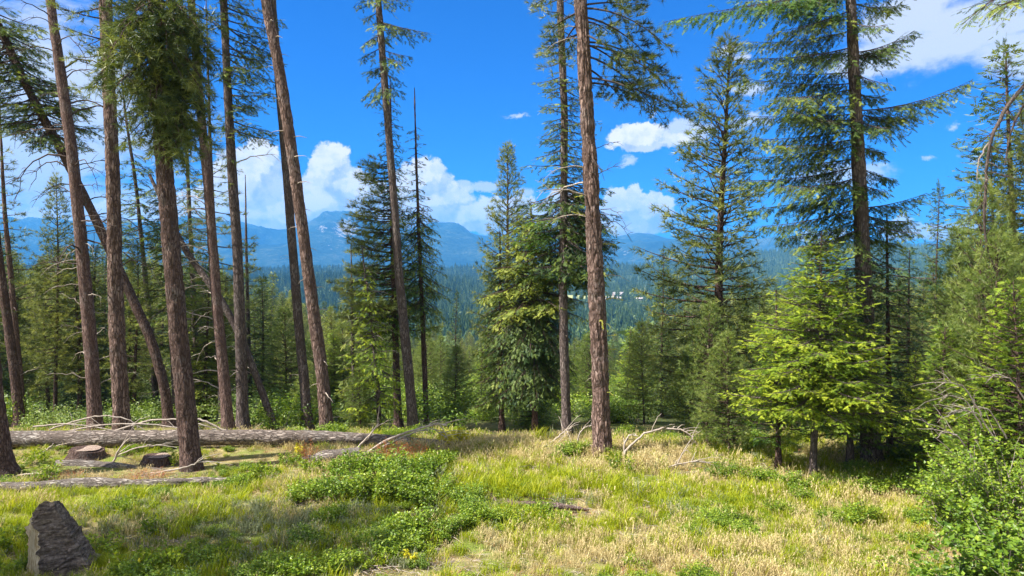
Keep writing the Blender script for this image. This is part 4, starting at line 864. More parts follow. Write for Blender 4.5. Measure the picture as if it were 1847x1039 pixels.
log('fallen_log', 'thin grey weathered log in the grass behind the leaning rock-like stump', [(-30, 881, 14.95), (60, 879, 15.0), (160, 872, 15.1), (240, 874, 15.2), (330, 869, 15.3), (412, 865, 15.4)], [17, 19, 23, 17, 13, 8], 'grey_log', seed=4, amp=0.02, seg=20)
log('log_piece', 'pale short log piece behind the thin grey log, right of the flat-topped stump', [(102, 838, 17.0), (150, 838, 17.0), (215, 842, 16.9), (300, 850, 16.7)], [16, 18, 14, 6], 'grey_log', seed=5, amp=0.02, seg=18)
log('log_piece', 'grey broken chunk of log with reddish needles round it, in front of the long log', [(548, 838, 17.2), (585, 826, 17.3), (650, 817, 17.4)], [22, 25, 17], 'grey_log', seed=6, amp=0.035, seg=22)
log('log_piece', 'small dark piece of bark lying in the meadow, lower centre', [(958, 962, 12.6), (975, 966, 12.5), (994, 973, 12.35)], [11, 14, 9], 'stump_wood', seed=7, amp=0.02, seg=14)
log('log_piece', 'rotten brown log sunk in the bare patch of the meadow', [(872, 912, 14.2), (930, 908, 14.1), (1000, 912, 14.0), (1062, 920, 13.9)], [5, 9, 10, 5], 'red_bark', seed=8, amp=0.02, seg=14)
log('log_piece', 'brown rotting log lying in the shade under the bright young fir', [(1350, 862, 17.0), (1420, 858, 17.0), (1500, 862, 17.0), (1560, 866, 17.0)], [7, 11, 12, 7], 'cut_wood', seed=9, amp=0.02, seg=14)
log('log_piece', 'grey slash poles in the shade at the bottom edge', [(600, 1018, 11.3), (680, 1012, 11.3), (745, 1008, 11.4)], [5, 9, 5], 'grey_bark', seed=10, amp=0.01, seg=10)
def stump(label, px, py, D, wpx, hpx, seed):
    g = on_ground(px, D); R = wpx / 2 / F * D; H = hpx / F * D; r = np.random.default_rng(seed)
    e = empty('tree_stump', g, label, 'stump')
    pts = np.array([[0, 0, -0.25], [0, 0, 0], [0.01, 0, H * .6], [0.02, 0, H]]); me, q, RR = trunk_mesh(pts, [R * 1.15, R * 1.1, R, R], [M['brown_bark']], 26, 0.05, 0.02, seed, 0.3)
    obj('bark', me, e)
    a = Acc(); n = 26; an = np.arange(n) * 2 * math.pi / n; rr = R * (0.93 + 0.06 * r.random(n)); v = np.stack([rr * np.cos(an) + .02, rr * np.sin(an), H + 0.012 + 0.012 * np.cos(an * 2 + seed)], -1)
    a.add(np.vstack([v, [0, 0, H + 0.02]]), tris=np.stack([np.arange(n), (np.arange(n) + 1) % n, np.full(n, n)], -1)); obj('cut_face', a.mesh('cut_face', [M['cut_wood']]), e); return e
stump('flat-topped old stump in front of the long log near the reddish trunk', 156, 830, 17.6, 46, 16, 3)
stump('small dark stump just left of the big foreground trunk', 283, 836, 17.2, 38, 14, 4)

def rock_stump():
    D = 11.0; px0 = [(44, 1012), (46, 960), (50, 924), (62, 908), (76, 902), (96, 908), (118, 950), (140, 990), (168, 1046)]
    org = on_ground(100, D); e = empty('broken_stump', org, 'big leaning broken stump like a rock at the lower left, with one pale split face', 'stump')
    def Q(px, py, dy): return W(px, py, D) + np.array([0, dy, 0]) - org
    # front dark face as a displaced grid between left ridge, top and sloping right edge
    def sheet(c00, c10, c01, c11, nu, nv, amp, seed, mat, name, nrmv, furrow=5):
        u = np.linspace(0, 1, nu); v = np.linspace(0, 1, nv); U, V = np.meshgrid(u, v)
        P = ((1 - U) * (1 - V))[..., None] * c00 + (U * (1 - V))[..., None] * c10 + ((1 - U) * V)[..., None] * c01 + (U * V)[..., None] * c11
        x_, y_, z_ = P[..., 0], P[..., 1], P[..., 2]
        a_ = z_ * 0.88 - x_ * 0.47; b_ = x_ * 0.88 + z_ * 0.47 + y_ * 0.7
        rd = np.abs(fbm(a_ * 9 + 40, b_ * 2.2 + 9, 4, 1) - 0.5) * 2.6 - 0.45; fine = fbm(a_ * 26 + 7, b_ * 14 + 60, 3, 2) - 0.5
        k_ = 1.0 - (0.85 * np.minimum(np.minimum(U, 1 - U) * 7, 1) * np.minimum(np.minimum(V, 1 - V) * 10, 1) if mat == 'split_wood' else 0.0)
        dd = (rd * 0.105 + fine * 0.05) * k_
        rdir = np.stack([x_ - 0.15, y_ - 0.15, (z_ - 0.3) * 0.6], -1); rdir = nrm(rdir)
        P = P + dd[..., None] * rdir + (0.05 * k_ * (fbm(z_ * 7 + 3, x_ * 7 + y_ * 5 + 20, 3, 4) - .5))[..., None] * np.array([1, 0, .5])
        i = np.arange(nv - 1)[:, None] * nu; j = np.arange(nu - 1)[None]
        a = Acc(); a.add(P, quads=np.stack([i + j, i + j + 1, i + nu + j + 1, i + nu + j], -1)); return obj(name, a.mesh(name, [M[mat]], (0,)), e)
    A0 = Q(88, 1052, -.30); A1 = Q(78, 945, -.16); T0 = Q(62, 908, 0.05); T1 = Q(92, 903, 0.02); B1 = Q(182, 1058, -.05); L0 = Q(44, 1045, 0.0); L1 = Q(50, 925, 0.05)
    K0 = Q(70, 1045, .55); K1 = Q(72, 915, .32); KB = Q(165, 1045, .5)
    sheet(A0, B1, A1, T1, 70, 90, 0.085, 1, 'stump_wood', 'dark_face', np.array([0.25, -1, 0.2]))
    sheet(L0, A0, L1, A1, 14, 30, 0.012, 2, 'split_wood', 'split_face', np.array([-0.7, -0.7, 0]), 9)
    sheet(L1, A1, T0, T1, 24, 24, 0.05, 3, 'stump_wood', 'broken_top', np.array([-.3, -0.5, 0.8]))
    sheet(T0, T1, K1, K1 + [0.1, 0, 0], 10, 10, 0.03, 4, 'stump_wood', 'top', np.array([0, 0, 1.0]))
    sheet(B1, KB, T1, K1 + [0.1, 0, 0], 40, 90, 0.05, 5, 'stump_wood', 'right_side', np.array([0.8, 0, 0.4]))
    sheet(K0, L0, K1, L1, 12, 20, 0.03, 6, 'stump_wood', 'left_side', np.array([-1, 0.3, 0.0]))
    sheet(KB, K0, K1 + [0.1, 0, 0], K1, 16, 20, 0.04, 7, 'stump_wood', 'rear_side', np.array([0, 1, 0.0]))
    sheet(L1, T0, L1 + [0, .2, 0], K1, 8, 8, 0.01, 8, 'stump_wood', 'left_top', np.array([-.3, 0, 1.0]))
rock_stump()

def fallen_branch(label, pts, D, w0, w1, mat='dead_wood', twigs=6, seed=0, group=None):
    r = np.random.default_rng(seed + 500); org = on_ground(pts[0][0], D); e = empty('fallen_branch', org, label, 'branch', group)
    o = bough(e, [(p[0], p[1], (p[2] if len(p) > 2 else 0)) for p in pts], D, w0, w1, mat, 'stem', 0, seed)
    P = np.array([W(p[0], p[1], D) for p in pts]) - org; a = Acc()
    for k in range(twigs):
        s = 0.3 + 0.65 * r.random(); q = np.array([np.interp(s * (len(P) - 1), range(len(P)), P[:, c]) for c in range(3)])
        d = nrm(P[-1] - P[0] + r.normal(0, 0.5, 3) * np.linalg.norm(P[-1] - P[0])) * (0.2 + 0.6 * r.random()); u = np.linspace(0, 1, 6)[:, None]
        tube(a, q + d * u + np.array([0, 0, -0.15]) * u ** 2 + r.normal(0, .008, (6, 3)), 0.35 * w0 / 2 / F * D * (1 - 0.8 * u[:, 0]) + .002, 4, 0)
    if twigs: obj('twigs', a.mesh('twigs', [M[mat]], (0,)), o)
    return e
FBR = [
 ('arching dead branch rising left of the reddish trunk foot, on top of the log', [(60, 770), (110, 764), (160, 768), (208, 778)], 19.2, 3, 1.5, 2),
 ('long thin dead branch lying over the log from the reddish trunk to the right', [(105, 782), (180, 766), (260, 764), (330, 772), (372, 782)], 19.0, 3, 1.5, 4),
 ('tall arching dead branch over the log between the reddish and the furrowed trunk', [(90, 775), (140, 758), (185, 749), (230, 755), (262, 778)], 19.3, 3, 1.5, 3),
 ('curved dead branch reaching over the log from the big foreground trunk', [(205, 778), (270, 757), (330, 757), (372, 768), (400, 782)], 19.2, 4, 1.5, 4),
 ('dead branch on the log right of the big foreground trunk', [(340, 752), (372, 760), (400, 774), (428, 784)], 19.2, 4, 2, 2),
 ('thin dead branch along the top of the log near the dead pole', [(420, 785), (480, 776), (540, 782), (590, 790)], 19.0, 3, 1, 3),
 ('leaning forked dead branch in front of the log below the flat stump', [(186, 858), (205, 832), (218, 806), (234, 790)], 17.2, 5, 2, 3),
 ('thin dead branch curving from the flat stump to the big foreground trunk', [(215, 820), (250, 806), (290, 802), (320, 808)], 17.8, 3, 1, 5),
 ('dead branch lying under the big foreground trunk', [(250, 858), (300, 850), (340, 842), (366, 828)], 16.2, 4, 2, 4),
 ('small dark dead branch left of the flat stump', [(68, 822), (85, 812), (97, 800)], 17.6, 4, 2, 2),
 ('curved dead branch near the left edge trunk', [(30, 858), (70, 852), (110, 866), (130, 870)], 15.8, 3, 1.5, 2),
 ('long pale dead bough sloping up to the right over the log end', [(626, 842), (660, 818), (700, 792), (745, 776), (790, 764), (806, 768)], 17.6, 6, 2.5, 8),
 ('dead bough crossing the first over the log end, pointing up left', [(640, 812), (668, 784), (684, 762), (682, 752)], 17.6, 4, 1.5, 5),
 ('pale dead bough arching over the log end, rightmost there', [(690, 806), (740, 782), (780, 772), (806, 790)], 18.0, 4, 1.5, 6),
 ('dead bough lying along the grass left of the slim grey trunk', [(915, 812), (960, 806), (1010, 803), (1075, 806)], 18.4, 4, 2, 8),
 ('broken dead bough pointing up beside the slim grey trunk', [(985, 804), (1005, 790), (1020, 776), (1030, 772)], 18.6, 4, 1.5, 7),
 ('thin dead bough rising left of the big red-brown pine', [(1040, 806), (1045, 782), (1055, 770), (1068, 768)], 18.4, 3, 1.5, 3),
 ('big arching dead bough right of the big red-brown pine', [(1120, 834), (1130, 812), (1155, 785), (1195, 771), (1230, 775), (1250, 788)], 17.6, 5, 2, 10),
 ('forked upright dead bough under the arching one', [(1122, 836), (1126, 800), (1135, 784), (1150, 786)], 17.7, 4, 2, 5),
 ('low dead bough bending right in the grass near the young pines', [(1180, 862), (1215, 838), (1250, 832), (1310, 836)], 16.6, 4, 1.5, 8),
 ('dead bough lying flat in the grass below the young pines', [(1125, 846), (1170, 856), (1215, 855), (1260, 850)], 16.4, 3, 1.5, 4),
 ('upright thin dead bough beside the young pines', [(1215, 850), (1228, 825), (1240, 800), (1250, 790)], 16.8, 3, 1, 4),
 ('dry stick lying in the tan grass at the bottom right', [(1345, 998), (1390, 996), (1440, 995), (1475, 1000)], 11.9, 2.5, 1.5, 1),
 ('short pale stick in the meadow left of the shrub', [(1540, 985), (1560, 1002), (1572, 1010)], 11.6, 2.5, 1.2, 0),
 ('pale stick lying in the bright grass of the meadow', [(955, 828), (990, 838), (1002, 842)], 17.3, 3, 1.5, 0),
]
for k, (lab, pts, D, w0, w1, tw) in enumerate(FBR): fallen_branch(lab, pts, D, w0, w1, 'dead_wood', tw, k)

# ------------------------------------------------------------------ leaves, shrubs, grass
def leaves(acc, P, D, U, L, tint, mat=0, asp=0.55):
    """folded pointed leaves: four triangles each"""
    D = nrm(D); S = nrm(np.cross(D, U)); U = np.cross(S, D); L = L[:, None]; n = len(P)
    b = P; t_ = P + D * L; m = P + D * L * 0.45 - U * L * 0.06; a1 = P + D * L * 0.42 + S * L * asp / 2 + U * L * .06; a2 = P + D * L * 0.42 - S * L * asp / 2 + U * L * .06
    V = np.stack([b, a1, t_, a2, m], 1); k = np.arange(n)[:, None] * 5
    T = np.concatenate([k + [[0, 1, 4]], k + [[1, 2, 4]], k + [[2, 3, 4]], k + [[3, 0, 4]]])
    acc.add(V, tris=T, mat=mat, tint=np.repeat(tint, 5))
def bush_mesh(seed, mat, n=900, leaf=0.055, R=0.6, H=0.55, stems=26, clump=9, asp=0.6):
    r = np.random.default_rng(seed); a = Acc(); wood = Acc()
    tips = []
    for k in range(stems):
        an = r.random() * 6.28; rr = R * math.sqrt(r.random()); top = np.array([rr * math.cos(an), rr * math.sin(an), H * (0.45 + 0.55 * r.random()) * (1 - 0.4 * (rr / R) ** 2)])
        b = top * [0.25, 0.25, 0] - [0, 0, .05]; u = np.linspace(0, 1, 5)[:, None]; c = b + (top - b) * u + np.array([0, 0, 0.12]) * (u * (1 - u)); tube(a, c, 0.006 * (1 - .7 * u[:, 0]), 3, 1, cap=False)
        m = max(3, n // stems); v = 0.3 + 0.7 * r.random(m) ** 0.7; q = np.stack([np.interp(v, u[:, 0], c[:, k2]) for k2 in range(3)], -1) + r.normal(0, R * 0.09, (m, 3))
        d = r.normal(0, 1, (m, 3)) * [1, 1, 0.45]; U = nrm(np.array([-0.2, 0.1, 1.0]) + r.normal(0, 0.45, (m, 3)))
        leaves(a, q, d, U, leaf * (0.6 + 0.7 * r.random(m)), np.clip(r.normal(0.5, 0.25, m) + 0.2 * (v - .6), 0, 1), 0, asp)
    return a.mesh('foliage', [M[mat], M['grey_twig']])
BUSH = {'patch': [bush_mesh(1, 'shrub', 1900, 0.068, 0.6, 0.55, 34), bush_mesh(2, 'shrub', 1900, 0.062, 0.65, 0.5, 34), bush_mesh(3, 'shrub', 1800, 0.068, 0.55, 0.6, 34)],
        'herb': [bush_mesh(4, 'herb', 420, 0.055, 0.32, 0.28, 16), bush_mesh(5, 'herb', 420, 0.07, 0.34, 0.32, 14, asp=0.42), bush_mesh(6, 'herb', 360, 0.05, 0.3, 0.24, 14)],
        'slope': [bush_mesh(7, 'shrub_pale', 1300, 0.12, 1.3, 1.7, 30), bush_mesh(8, 'shrub_pale', 1300, 0.11, 1.4, 1.5, 30), bush_mesh(9, 'shrub', 1300, 0.11, 1.3, 1.5, 30)],
        'yellow': [bush_mesh(10, 'yellow_leaf', 160, 0.08, 0.22, 0.22, 8)], 'red': [bush_mesh(11, 'red_needles', 600, 0.06, 0.45, 0.25, 20, asp=0.12)]}
def shrub(name, label, kind, px, D, width, height, k, group=None, cat='shrub', dz=0.0):
    g = on_ground(px, D); me = BUSH[kind][k % len(BUSH[kind])]
    o = obj(name, me, None, g + [0, 0, dz]); tag(o, label, cat, group); b = np.array(me.vertices[0].co) * 0
    R0, H0 = {'patch': (0.62, 0.6), 'herb': (0.34, 0.32), 'slope': (1.4, 1.7), 'yellow': (0.25, 0.25), 'red': (0.5, 0.28)}[kind]
    o.scale = (width / F * D / 2 / R0, width / F * D / 2 / R0, height / F * D / H0); o.rotation_euler.z = k * 1.9; return o
# the leafy patch in mid meadow: (px, base py, width px, height px, label)
for k, (px, py, w, h, lab) in enumerate([
    (560, 905, 90, 40, 'leafy green shrub at the left end of the big patch in the meadow'), (610, 905, 100, 62, 'leafy green shrub second from the left in the meadow patch'),
    (665, 908, 110, 66, 'leafy green shrub in the middle of the meadow patch, front row'), (640, 880, 110, 52, 'leafy green shrub in the back row of the meadow patch, left'), (700, 876, 110, 55, 'leafy green shrub in the back row of the meadow patch, middle'),
    (725, 905, 105, 66, 'tall leafy green shrub right of the middle of the meadow patch'), (760, 880, 100, 50, 'leafy green shrub in the back row of the meadow patch, right'), (780, 905, 100, 58, 'leafy green shrub at the right end of the meadow patch'),
    (700, 1000, 110, 58, 'leafy shrub standing in the shade edge below the meadow patch'), (750, 975, 80, 40, 'smaller leafy shrub right above the shaded one, lower centre'), (660, 985, 70, 40, 'low leafy shrub at the left of the shaded one, lower centre'), (850, 930, 70, 42, 'small round leafy shrub left of the bare brown patch'),
    (1550, 945, 95, 46, 'low green shrub alone in the tan grass, lower right'), (1500, 940, 60, 30, 'smaller low green shrub beside the one in the tan grass'),
    (1560, 884, 90, 34, 'shaded leafy shrub at the foot of the big grey fir trunk'), (1625, 884, 90, 36, 'shaded leafy shrub right of the big grey fir trunk'), (1500, 878, 70, 30, 'leafy shrub under the bright young fir'), (1430, 880, 80, 34, 'leafy shrub left under the bright young fir'), (1370, 868, 80, 34, 'leafy shrub at the edge of the meadow below the young pines'), (1310, 858, 70, 32, 'leafy shrub between the young pines and the meadow'),
    (1670, 890, 80, 46, 'leafy shrub in the shade just left of the big shrub')]):
    shrub('leafy_shrub', lab, 'patch', px, depth_of(py), w, h, k)
for k, (px, py, w, h, lab) in enumerate([(240, 1030, 90, 55, 'leafy herb clump right of the broken stump'), (310, 1015, 90, 48, 'leafy herb clump in the lower left, second from the stump'), (200, 990, 90, 44, 'leafy herb clump behind the broken stump, right side'), (150, 985, 60, 34, 'small herb clump touching the broken stump'),
    (20, 985, 80, 44, 'leafy herb clump at the left edge, left of the broken stump'), (20, 1035, 70, 36, 'low herb clump in the lower left corner'), (400, 1005, 80, 42, 'leafy herb clump in the shade, lower left'), (285, 960, 70, 36, 'herb clump in front of the grey log'), (90, 868, 70, 44, 'leafy herb clump between the left edge trunk and the grey log'),
    (560, 862, 60, 40, 'herb clump left of the meadow patch'), (480, 868, 60, 40, 'herb clump right of the end of the grey log'), (440, 880, 60, 36, 'herb clump near the end of the grey log'), (520, 840, 50, 34, 'herb clump in front of the long log'), (935, 945, 70, 34, 'herb clump below the bare patch of the meadow'), (1010, 950, 80, 38, 'herb clump behind the dark piece of bark'),
    (1380, 868, 50, 26, 'herb clump near the arching grass'), (1120, 850, 60, 40, 'herb clump at the foot of the big red-brown pine'), (1570, 1036, 100, 34, 'leafy herb clump at the bottom edge, lower right'), (320, 835, 40, 30, 'herb clump by the big foreground trunk'), (60, 840, 50, 34, 'herb clump beside the left edge trunk')]):
    shrub('herb_clump', lab, 'herb', px, depth_of(min(py, 1036)), w, h, k, cat='plant')
for k, (px, py, w, h, lab) in enumerate([(248, 1032, 46, 34, 'bright yellow leaved plant at the bottom left'), (1668, 952, 34, 14, 'yellow leaved plant in the tan grass, lower right'), (742, 1015, 44, 30, 'yellow-green plant at the bottom centre'), (1490, 876, 50, 12, 'yellow patch of leaves under the bright fir'), (820, 800, 70, 38, 'yellow-green bush behind the end of the long log'), (540, 820, 30, 24, 'yellowish sprig in front of the long log')]):
    shrub('yellow_plant', lab, 'yellow', px, depth_of(py), w, h, k, cat='plant')
for k, (px, py, w, h, lab) in enumerate([(700, 842, 80, 44, 'rusty dead fir bough in front of the end of the log'), (745, 836, 70, 38, 'rusty dead fir bough, the right one by the log end'), (556, 832, 44, 46, 'rusty dead fir sprig beside the grey log chunk'), (250, 868, 110, 14, 'rusty needle heap behind the thin grey log'), (120, 862, 90, 12, 'rusty needle heap left of the flat-topped stump')]):
    shrub('dead_fir_bough', lab, 'red', px, depth_of(py), w, h, k, cat='branch')
# shrubs on the slope
r = np.random.default_rng(12)
for k in range(120):
    D = 22.5 + 42 * r.random() ** 1.5; px = -150 + 2150 * (k * 0.618 % 1.0)
    s = 0.55 + 0.55 * r.random() ; kk = int(r.integers(0, 3)) if px < 700 else (2 if r.random() < .65 else 0)
    if k % 3 == 0:
        q_ = ('pine_y', 'fir_y')[k % 2]; tr_, cr_, H_ = TPL[q_]; s_ = (1.8 + 2.6 * r.random()) / H_; e_ = empty('young_pine' if k % 2 == 0 else 'young_fir', on_ground(px, D), 'young ' + ('pine' if k % 2 == 0 else 'fir') + ' among the shrubs on the slope behind', 'tree', 'young conifers on the slope behind'); e_.scale = (s_ * 1.2, s_ * 1.2, s_); e_.rotation_euler.z = k; obj('trunk', tr_, e_); obj('crown', cr_, e_); continue
    g = on_ground(px, D); o = obj('slope_shrub', BUSH['slope'][kk], None, g - [0, 0, .1]); o.scale = (s * 1.1, s * 1.1, s * (0.75 + 0.5 * r.random())); o.rotation_euler.z = r.random() * 6
    tag(o, 'light green shrub among many on the slope behind the clearing', 'shrub', 'shrubs on the slope behind the clearing')

r = np.random.default_rng(14); n = 4400
D = 24 + 105 * r.random(n) ** 0.8; u = (r.random(n) * 2 - 1) * 0.95; k_ = (fbm(u * D * .15, D * .15, 3, 2) > 0.47) & ((u < -.15) | (r.random(n) < .45)); D = D[k_]; u = u[k_]; n = len(D)
scatter('slope_brush', np.stack([u * D, D, gz(u * D, D) - .1], -1), r.random(n) * 6.28, 0.35 + 0.75 * r.random(n), np.where(u < -.2, r.integers(0, 3, n), 2), BUSH['slope'], 'low leafy brush covering the slope behind the clearing')

# big shrub at the lower right
def big_shrub(label, px, D, R, H, n, leaf, seed, mat='shrub', parts=0, stems=34, pale=0.5):
    r = np.random.default_rng(seed); org = on_ground(px, D); e = empty('leafy_shrub', org, label, 'shrub'); st = Acc(); fo = Acc(); allL = []
    for k in range(stems):
        an = r.random() * 6.28; rr = R * (0.2 + 0.8 * r.random() ** 0.6); top = np.array([rr * math.cos(an), rr * math.sin(an), H * (0.3 + 0.7 * r.random()) * (1 - 0.35 * (rr / R) ** 2)])
        b = np.array([r.normal(0, .15), r.normal(0, .15), -0.1]); u = np.linspace(0, 1, 9)[:, None]; c = b + (top - b) * u + np.array([0, 0, 0.35 * H]) * (u * (1 - u)) + r.normal(0, .012, (9, 3))
        tube(st, c, 0.012 * (1 - .8 * u[:, 0]), 5, 0, cap=False)
        for j in range(6):
            i = r.integers(3, 9); d = nrm(r.normal(0, 1, 3) + (top - b) * .5) * (0.2 + 0.3 * r.random()); w_ = np.linspace(0, 1, 4)[:, None]; tc = c[i] + d * w_ + np.array([0, 0, -.05]) * w_ ** 2
            tube(st, tc, 0.004 * (1 - .6 * w_[:, 0]), 3, 0, cap=False)
            m = n // (stems * 6); v = r.random(m); q = c[i] + d * v[:, None] + r.normal(0, .035, (m, 3)); allL.append(q)
    q = np.concatenate(allL); m = len(q); d = r.normal(0, 1, (m, 3)) * [1, 1, .5]; U = nrm(np.array([-.3, -.1, 1.0]) + r.normal(0, .5, (m, 3))); L = leaf * (0.6 + 0.7 * r.random(m)); tn = np.clip(r.normal(pale, .22, m), 0, 1)
    near = np.argsort(q[:, 1])[:parts * 3][::3] if parts else []
    keep = np.ones(m, bool); keep[near] = False
    leaves(fo, q[keep], d[keep], U[keep], L[keep], tn[keep], 0, 0.72)
    obj('stems', st.mesh('stems', [M['grey_twig']], (0,)), e); tag(obj('foliage', fo.mesh('foliage', [M[mat]]), e), kind='stuff')
    if parts:
        for t0 in range(3):
            la = Acc(); leaves(la, np.zeros((1, 3)), np.array([[1.0, 0, 0]]), np.array([[0, 0, 1.0]]), np.array([1.0]), np.array([0.3 + .2 * t0]), 0, 0.75); big_shrub.lm.append(la.mesh('leaf', [M[mat]]))
        for i in near:
            o = obj('leaf', big_shrub.lm[i % 3], e, q[i]); s = L[i] * 1.15; o.scale = (s, s, s); o.rotation_euler = (r.normal(0, .4), r.normal(0, .4), r.random() * 6.28)
    return e
big_shrub.lm = []
big_shrub('broad leafy shrub filling the lower right corner', 1850, 9.6, 1.35, 1.5, 5200, 0.085, 1, parts=260, stems=40)
big_shrub('tall twiggy shrub above the leafy one at the lower right', 1815, 11.6, 1.25, 2.75, 9000, 0.06, 2, 'shrub', stems=60, pale=.6)
big_shrub('small-leaved shrub at the left side of the lower right thicket', 1735, 12.2, 0.7, 1.5, 3600, 0.055, 3, 'shrub', stems=30)
big_shrub('leafy shrub leaning into the lower right corner from the edge', 1770, 9.3, 0.8, 0.8, 2200, 0.085, 4, 'shrub', stems=26)
r = np.random.default_rng(3)
for k in range(6):
    x0 = 1700 + 130 * r.random(); y0 = 660 + 120 * r.random()
    fallen_branch('bare grey twig standing out of the thicket at the lower right', [(x0 + 60, y0 + 60, 0), (x0 + 30, y0 + 10, 0), (x0, y0, 0), (x0 - 40 * r.random(), y0 + 14, 0)], 11.3 + r.random(), 3, 1, 'grey_twig', 6, 40 + k, 'bare grey twigs in the right-hand thicket')

# grass and ground cover
def tuft(seed, mat, n=34, H=0.3, lean=0.5, w=0.006, R=0.08, seed_heads=False):
    r = np.random.default_rng(seed); a = Acc()
    b = np.stack([r.normal(0, R, n), r.normal(0, R, n), np.full(n, -0.02)], -1); an = r.random(n) * 6.28; l = lean * (0.3 + r.random(n)); h = H * (0.5 + 0.6 * r.random(n))
    d = np.stack([np.cos(an) * l, np.sin(an) * l, np.ones(n)], -1); s = np.stack([-np.sin(an), np.cos(an), np.zeros(n)], -1) * w
    m = b + d * [0.35, 0.35, 0.6] * h[:, None]; t_ = b + d * h[:, None] * [1.0, 1.0, 0.92]
    V = np.stack([b - s, b + s, m + s * .8, m - s * .8, t_], 1); k = np.arange(n)[:, None] * 5; tn = np.clip(r.normal(.5, .2, n), 0, 1)
    a.add(V, tris=k + [[3, 2, 4]], quads=k + [[0, 1, 2, 3]], tint=np.repeat(tn, 5))
    if seed_heads:
        q = n // 2; p = t_[:q]; V = p[:, None] + r.normal(0, 1, (q, 12, 3)) * [0.008, 0.008, 0.022]; a.add(V, tris=np.arange(q * 12).reshape(-1, 3), tint=0.95)
    return a.mesh('tuft', [M[mat]])
TF = {'green': [tuft(1, 'grass', 40, 0.26), tuft(2, 'grass', 34, 0.34, 0.6), tuft(3, 'grass', 46, 0.2, 0.7)],
      'dry': [tuft(4, 'dry_grass', 34, 0.24, 0.7, 0.0045, .1, True), tuft(5, 'dry_grass', 30, 0.34, 0.5, 0.004, .1, True), tuft(6, 'dry_grass', 40, 0.14, 1.3, 0.0045, .12)],
      'sage': [tuft(7, 'sage', 40, 0.2, 0.8, 0.008, .08, True), tuft(8, 'sage', 34, 0.3, 0.6, 0.006, .08, True)]}
def litter_mesh(seed, mat, n=16):
    r = np.random.default_rng(seed); a = Acc()
    for k in range(n):
        p = r.normal(0, .15, 3) * [1, 1, 0] + [0, 0, .015]; an = r.random() * 6.28; L = .05 + .22 * r.random() ** 2; d = np.array([math.cos(an), math.sin(an), r.normal(0, .12)]) * L; tube(a, np.array([p, p + d * .5 + [0, 0, .01], p + d]), [.004, .004, .002], 3, 0, cap=False)
    return a.mesh('litter', [M[mat]])
def field(n, ymax=21.5, seed=0):
    r = np.random.default_rng(seed); D = np.sqrt(8.8 ** 2 + (ymax ** 2 - 8.8 ** 2) * r.random(n)); u = (r.random(n) * 2 - 1) * 0.86
    x = u * D; return x, D, x / D * F + CX, HZ + F * CH / D, r
def blob(px, py, *bs):
    m = np.zeros_like(px)
    for (cx, cy, rx, ry, s) in bs: m = np.maximum(m, s * np.exp(-(((px - cx) / rx) ** 2 + ((py - cy) / ry) ** 2)))
    return m
def dens_maps(px, py, x, y):
    nz = fbm(x * .5, y * .5, 4, 3) - .5; nf = fbm(x * 1.8, y * 1.8, 3, 5) - .5
    bare = blob(px, py, (960, 908, 90, 13, 1.1), (1050, 922, 40, 14, 1.0), (700, 1030, 130, 16, .8), (250, 855, 170, 16, .65))
    green = blob(px, py, (1000, 872, 230, 26, 1.0), (1180, 900, 160, 40, .75), (300, 905, 230, 28, .9), (30, 950, 80, 60, .7), (1050, 950, 120, 35, .7), (100, 1040, 130, 40, .8), (850, 850, 120, 22, .7), (1350, 900, 150, 40, .5), (1640, 930, 70, 30, .5), (1400, 1000, 50, 18, .5))
    dry = blob(px, py, (1350, 1010, 420, 55, 1.0), (1620, 905, 130, 30, .9), (1000, 815, 280, 24, 1.0), (1250, 850, 160, 24, .6), (1500, 950, 250, 50, .6), (900, 985, 160, 30, .6), (560, 835, 130, 25, .5), (200, 850, 200, 22, .55), (1150, 850, 150, 20, .5))
    return bare, np.clip(green + nz * 1.1 + nf * .6 + .22, 0, 1), np.clip(dry * .8 + nf * .9 - nz * .6 + .02, 0, 1), nz, nf
def lay(name, key_meshes, n, prob, s0, s1, label, seed, tilt=.12):
    x, y, px, py, r = field(n, seed=seed); bare, gr, dr, nz, nf = dens_maps(px, py, x, y)
    p = prob(px, py, bare, gr, dr, nz, nf); p = p * (1 if 'litter' in name else 0.30 + 0.95 * smooth(fbm(x * 2.3, y * 2.3, 3, 6), .36, .52)); k = r.random(n) < p; x, y = x[k], y[k]; m = len(x)
    low = 1 - 0.6 * blob(px, py, (100, 835, 330, 40, 1.0), (420, 835, 260, 34, 1.0), (230, 885, 260, 16, .7))[k]; patch = (0.45 + 1.05 * fbm(x * 1.3, y * 1.3, 3, 7)) * np.interp(y, [9, 12, 15], [0.72, 0.85, 1.0])
    print(name, m)
    return scatter(name, np.stack([x, y, gz(x, y)], -1), r.random(m) * 6.28, (s0 + (s1 - s0) * r.random(m)) * low * patch, r.integers(0, len(key_meshes), m), key_meshes, label, r.normal(0, tilt, (m, 2)))
lay('green_grass', TF['green'], 30000, lambda px, py, b, g, d, nz, nf: np.clip(g * 1.1 - b, 0, 1) * (1 - .5 * d), .55, 1.15, 'bright green grass of the clearing', 1)
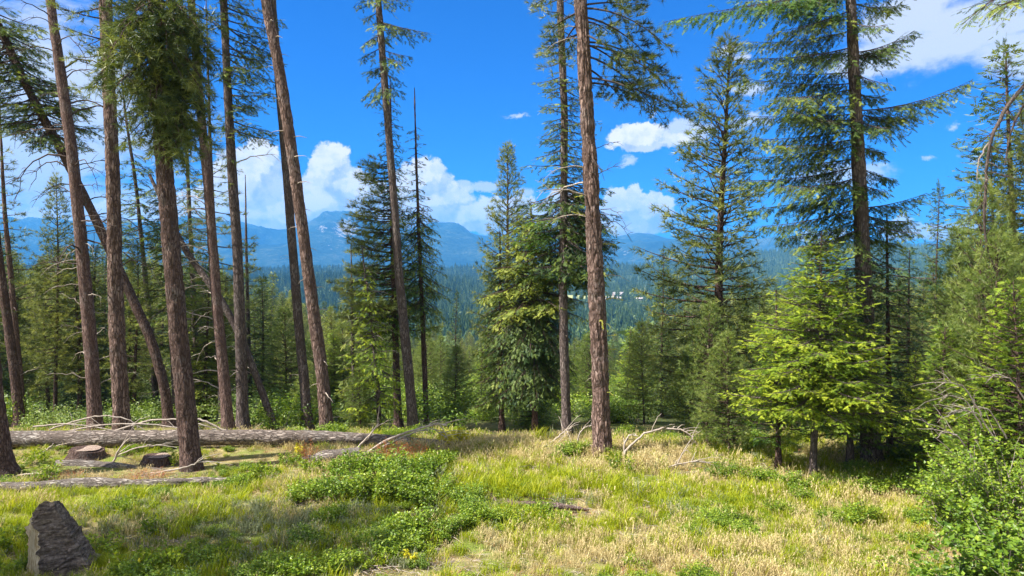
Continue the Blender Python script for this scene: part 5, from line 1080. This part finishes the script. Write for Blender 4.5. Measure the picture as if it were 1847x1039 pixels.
lay('dry_grass', TF['dry'], 26000, lambda px, py, b, g, d, nz, nf: np.clip(d * 1.1 - b * .8 + .06, 0, 1) * np.where(py < 850, 1, .9), .5, 1.15, 'dry tan grass with seed heads in the clearing', 2)
lay('grey_weeds', TF['sage'], 9000, lambda px, py, b, g, d, nz, nf: np.clip(blob(px, py, (480, 960, 240, 60, .9), (330, 930, 200, 40, .4), (1240, 930, 60, 25, .4)) + nf * .4 + .04, 0, 1), .6, 1.2, 'grey-green weeds in the shade at the lower left', 3)
lay('ground_herbs', BUSH['herb'] + [BUSH['patch'][0]], 9000, lambda px, py, b, g, d, nz, nf: np.clip(.10 + nz * 2.0 + blob(px, py, (200, 850, 260, 40, .3), (850, 960, 200, 40, .4), (600, 900, 200, 60, .3)) - b * .5 - .5 * d, 0, .6), .3, .9, 'low leafy herbs between the grasses', 4)
lay('twig_litter', [litter_mesh(1, 'grey_twig'), litter_mesh(2, 'dead_wood'), litter_mesh(3, 'brown_bark')], 9000, lambda px, py, b, g, d, nz, nf: np.clip(.34 + b * .7 + blob(px, py, (700, 1010, 220, 40, .5), (250, 855, 220, 20, .3)), 0, 1), .6, 1.5, 'twigs and needle litter on the ground', 5, 0)
lay('red_needle_litter', [tuft(20, 'red_needles', 40, 0.05, 2.5, .004, .12), tuft(21, 'red_needles', 40, 0.06, 2.0, .004, .12)], 9000, lambda px, py, b, g, d, nz, nf: np.clip(.05 + nf * .5 + b * .45 + blob(px, py, (1150, 1030, 160, 14, .5), (250, 858, 120, 12, .8), (720, 830, 80, 16, .7), (980, 1030, 80, 14, .4)), 0, 1), .7, 1.3, 'rusty fallen needles on the ground', 6)

import collections
cc = collections.Counter()
seen=set()
for o in scn.objects:
    if o.type=='MESH' and o.data.name not in seen:
        seen.add(o.data.name); cc[o.name.split('.')[0]] += len(o.data.polygons)
print(cc.most_common(14))
tot = sum(len(o.data.polygons) for o in {o.data.name: o for o in scn.objects if o.type == 'MESH'}.values())
print('unique polys', tot, 'objects', len(scn.objects))
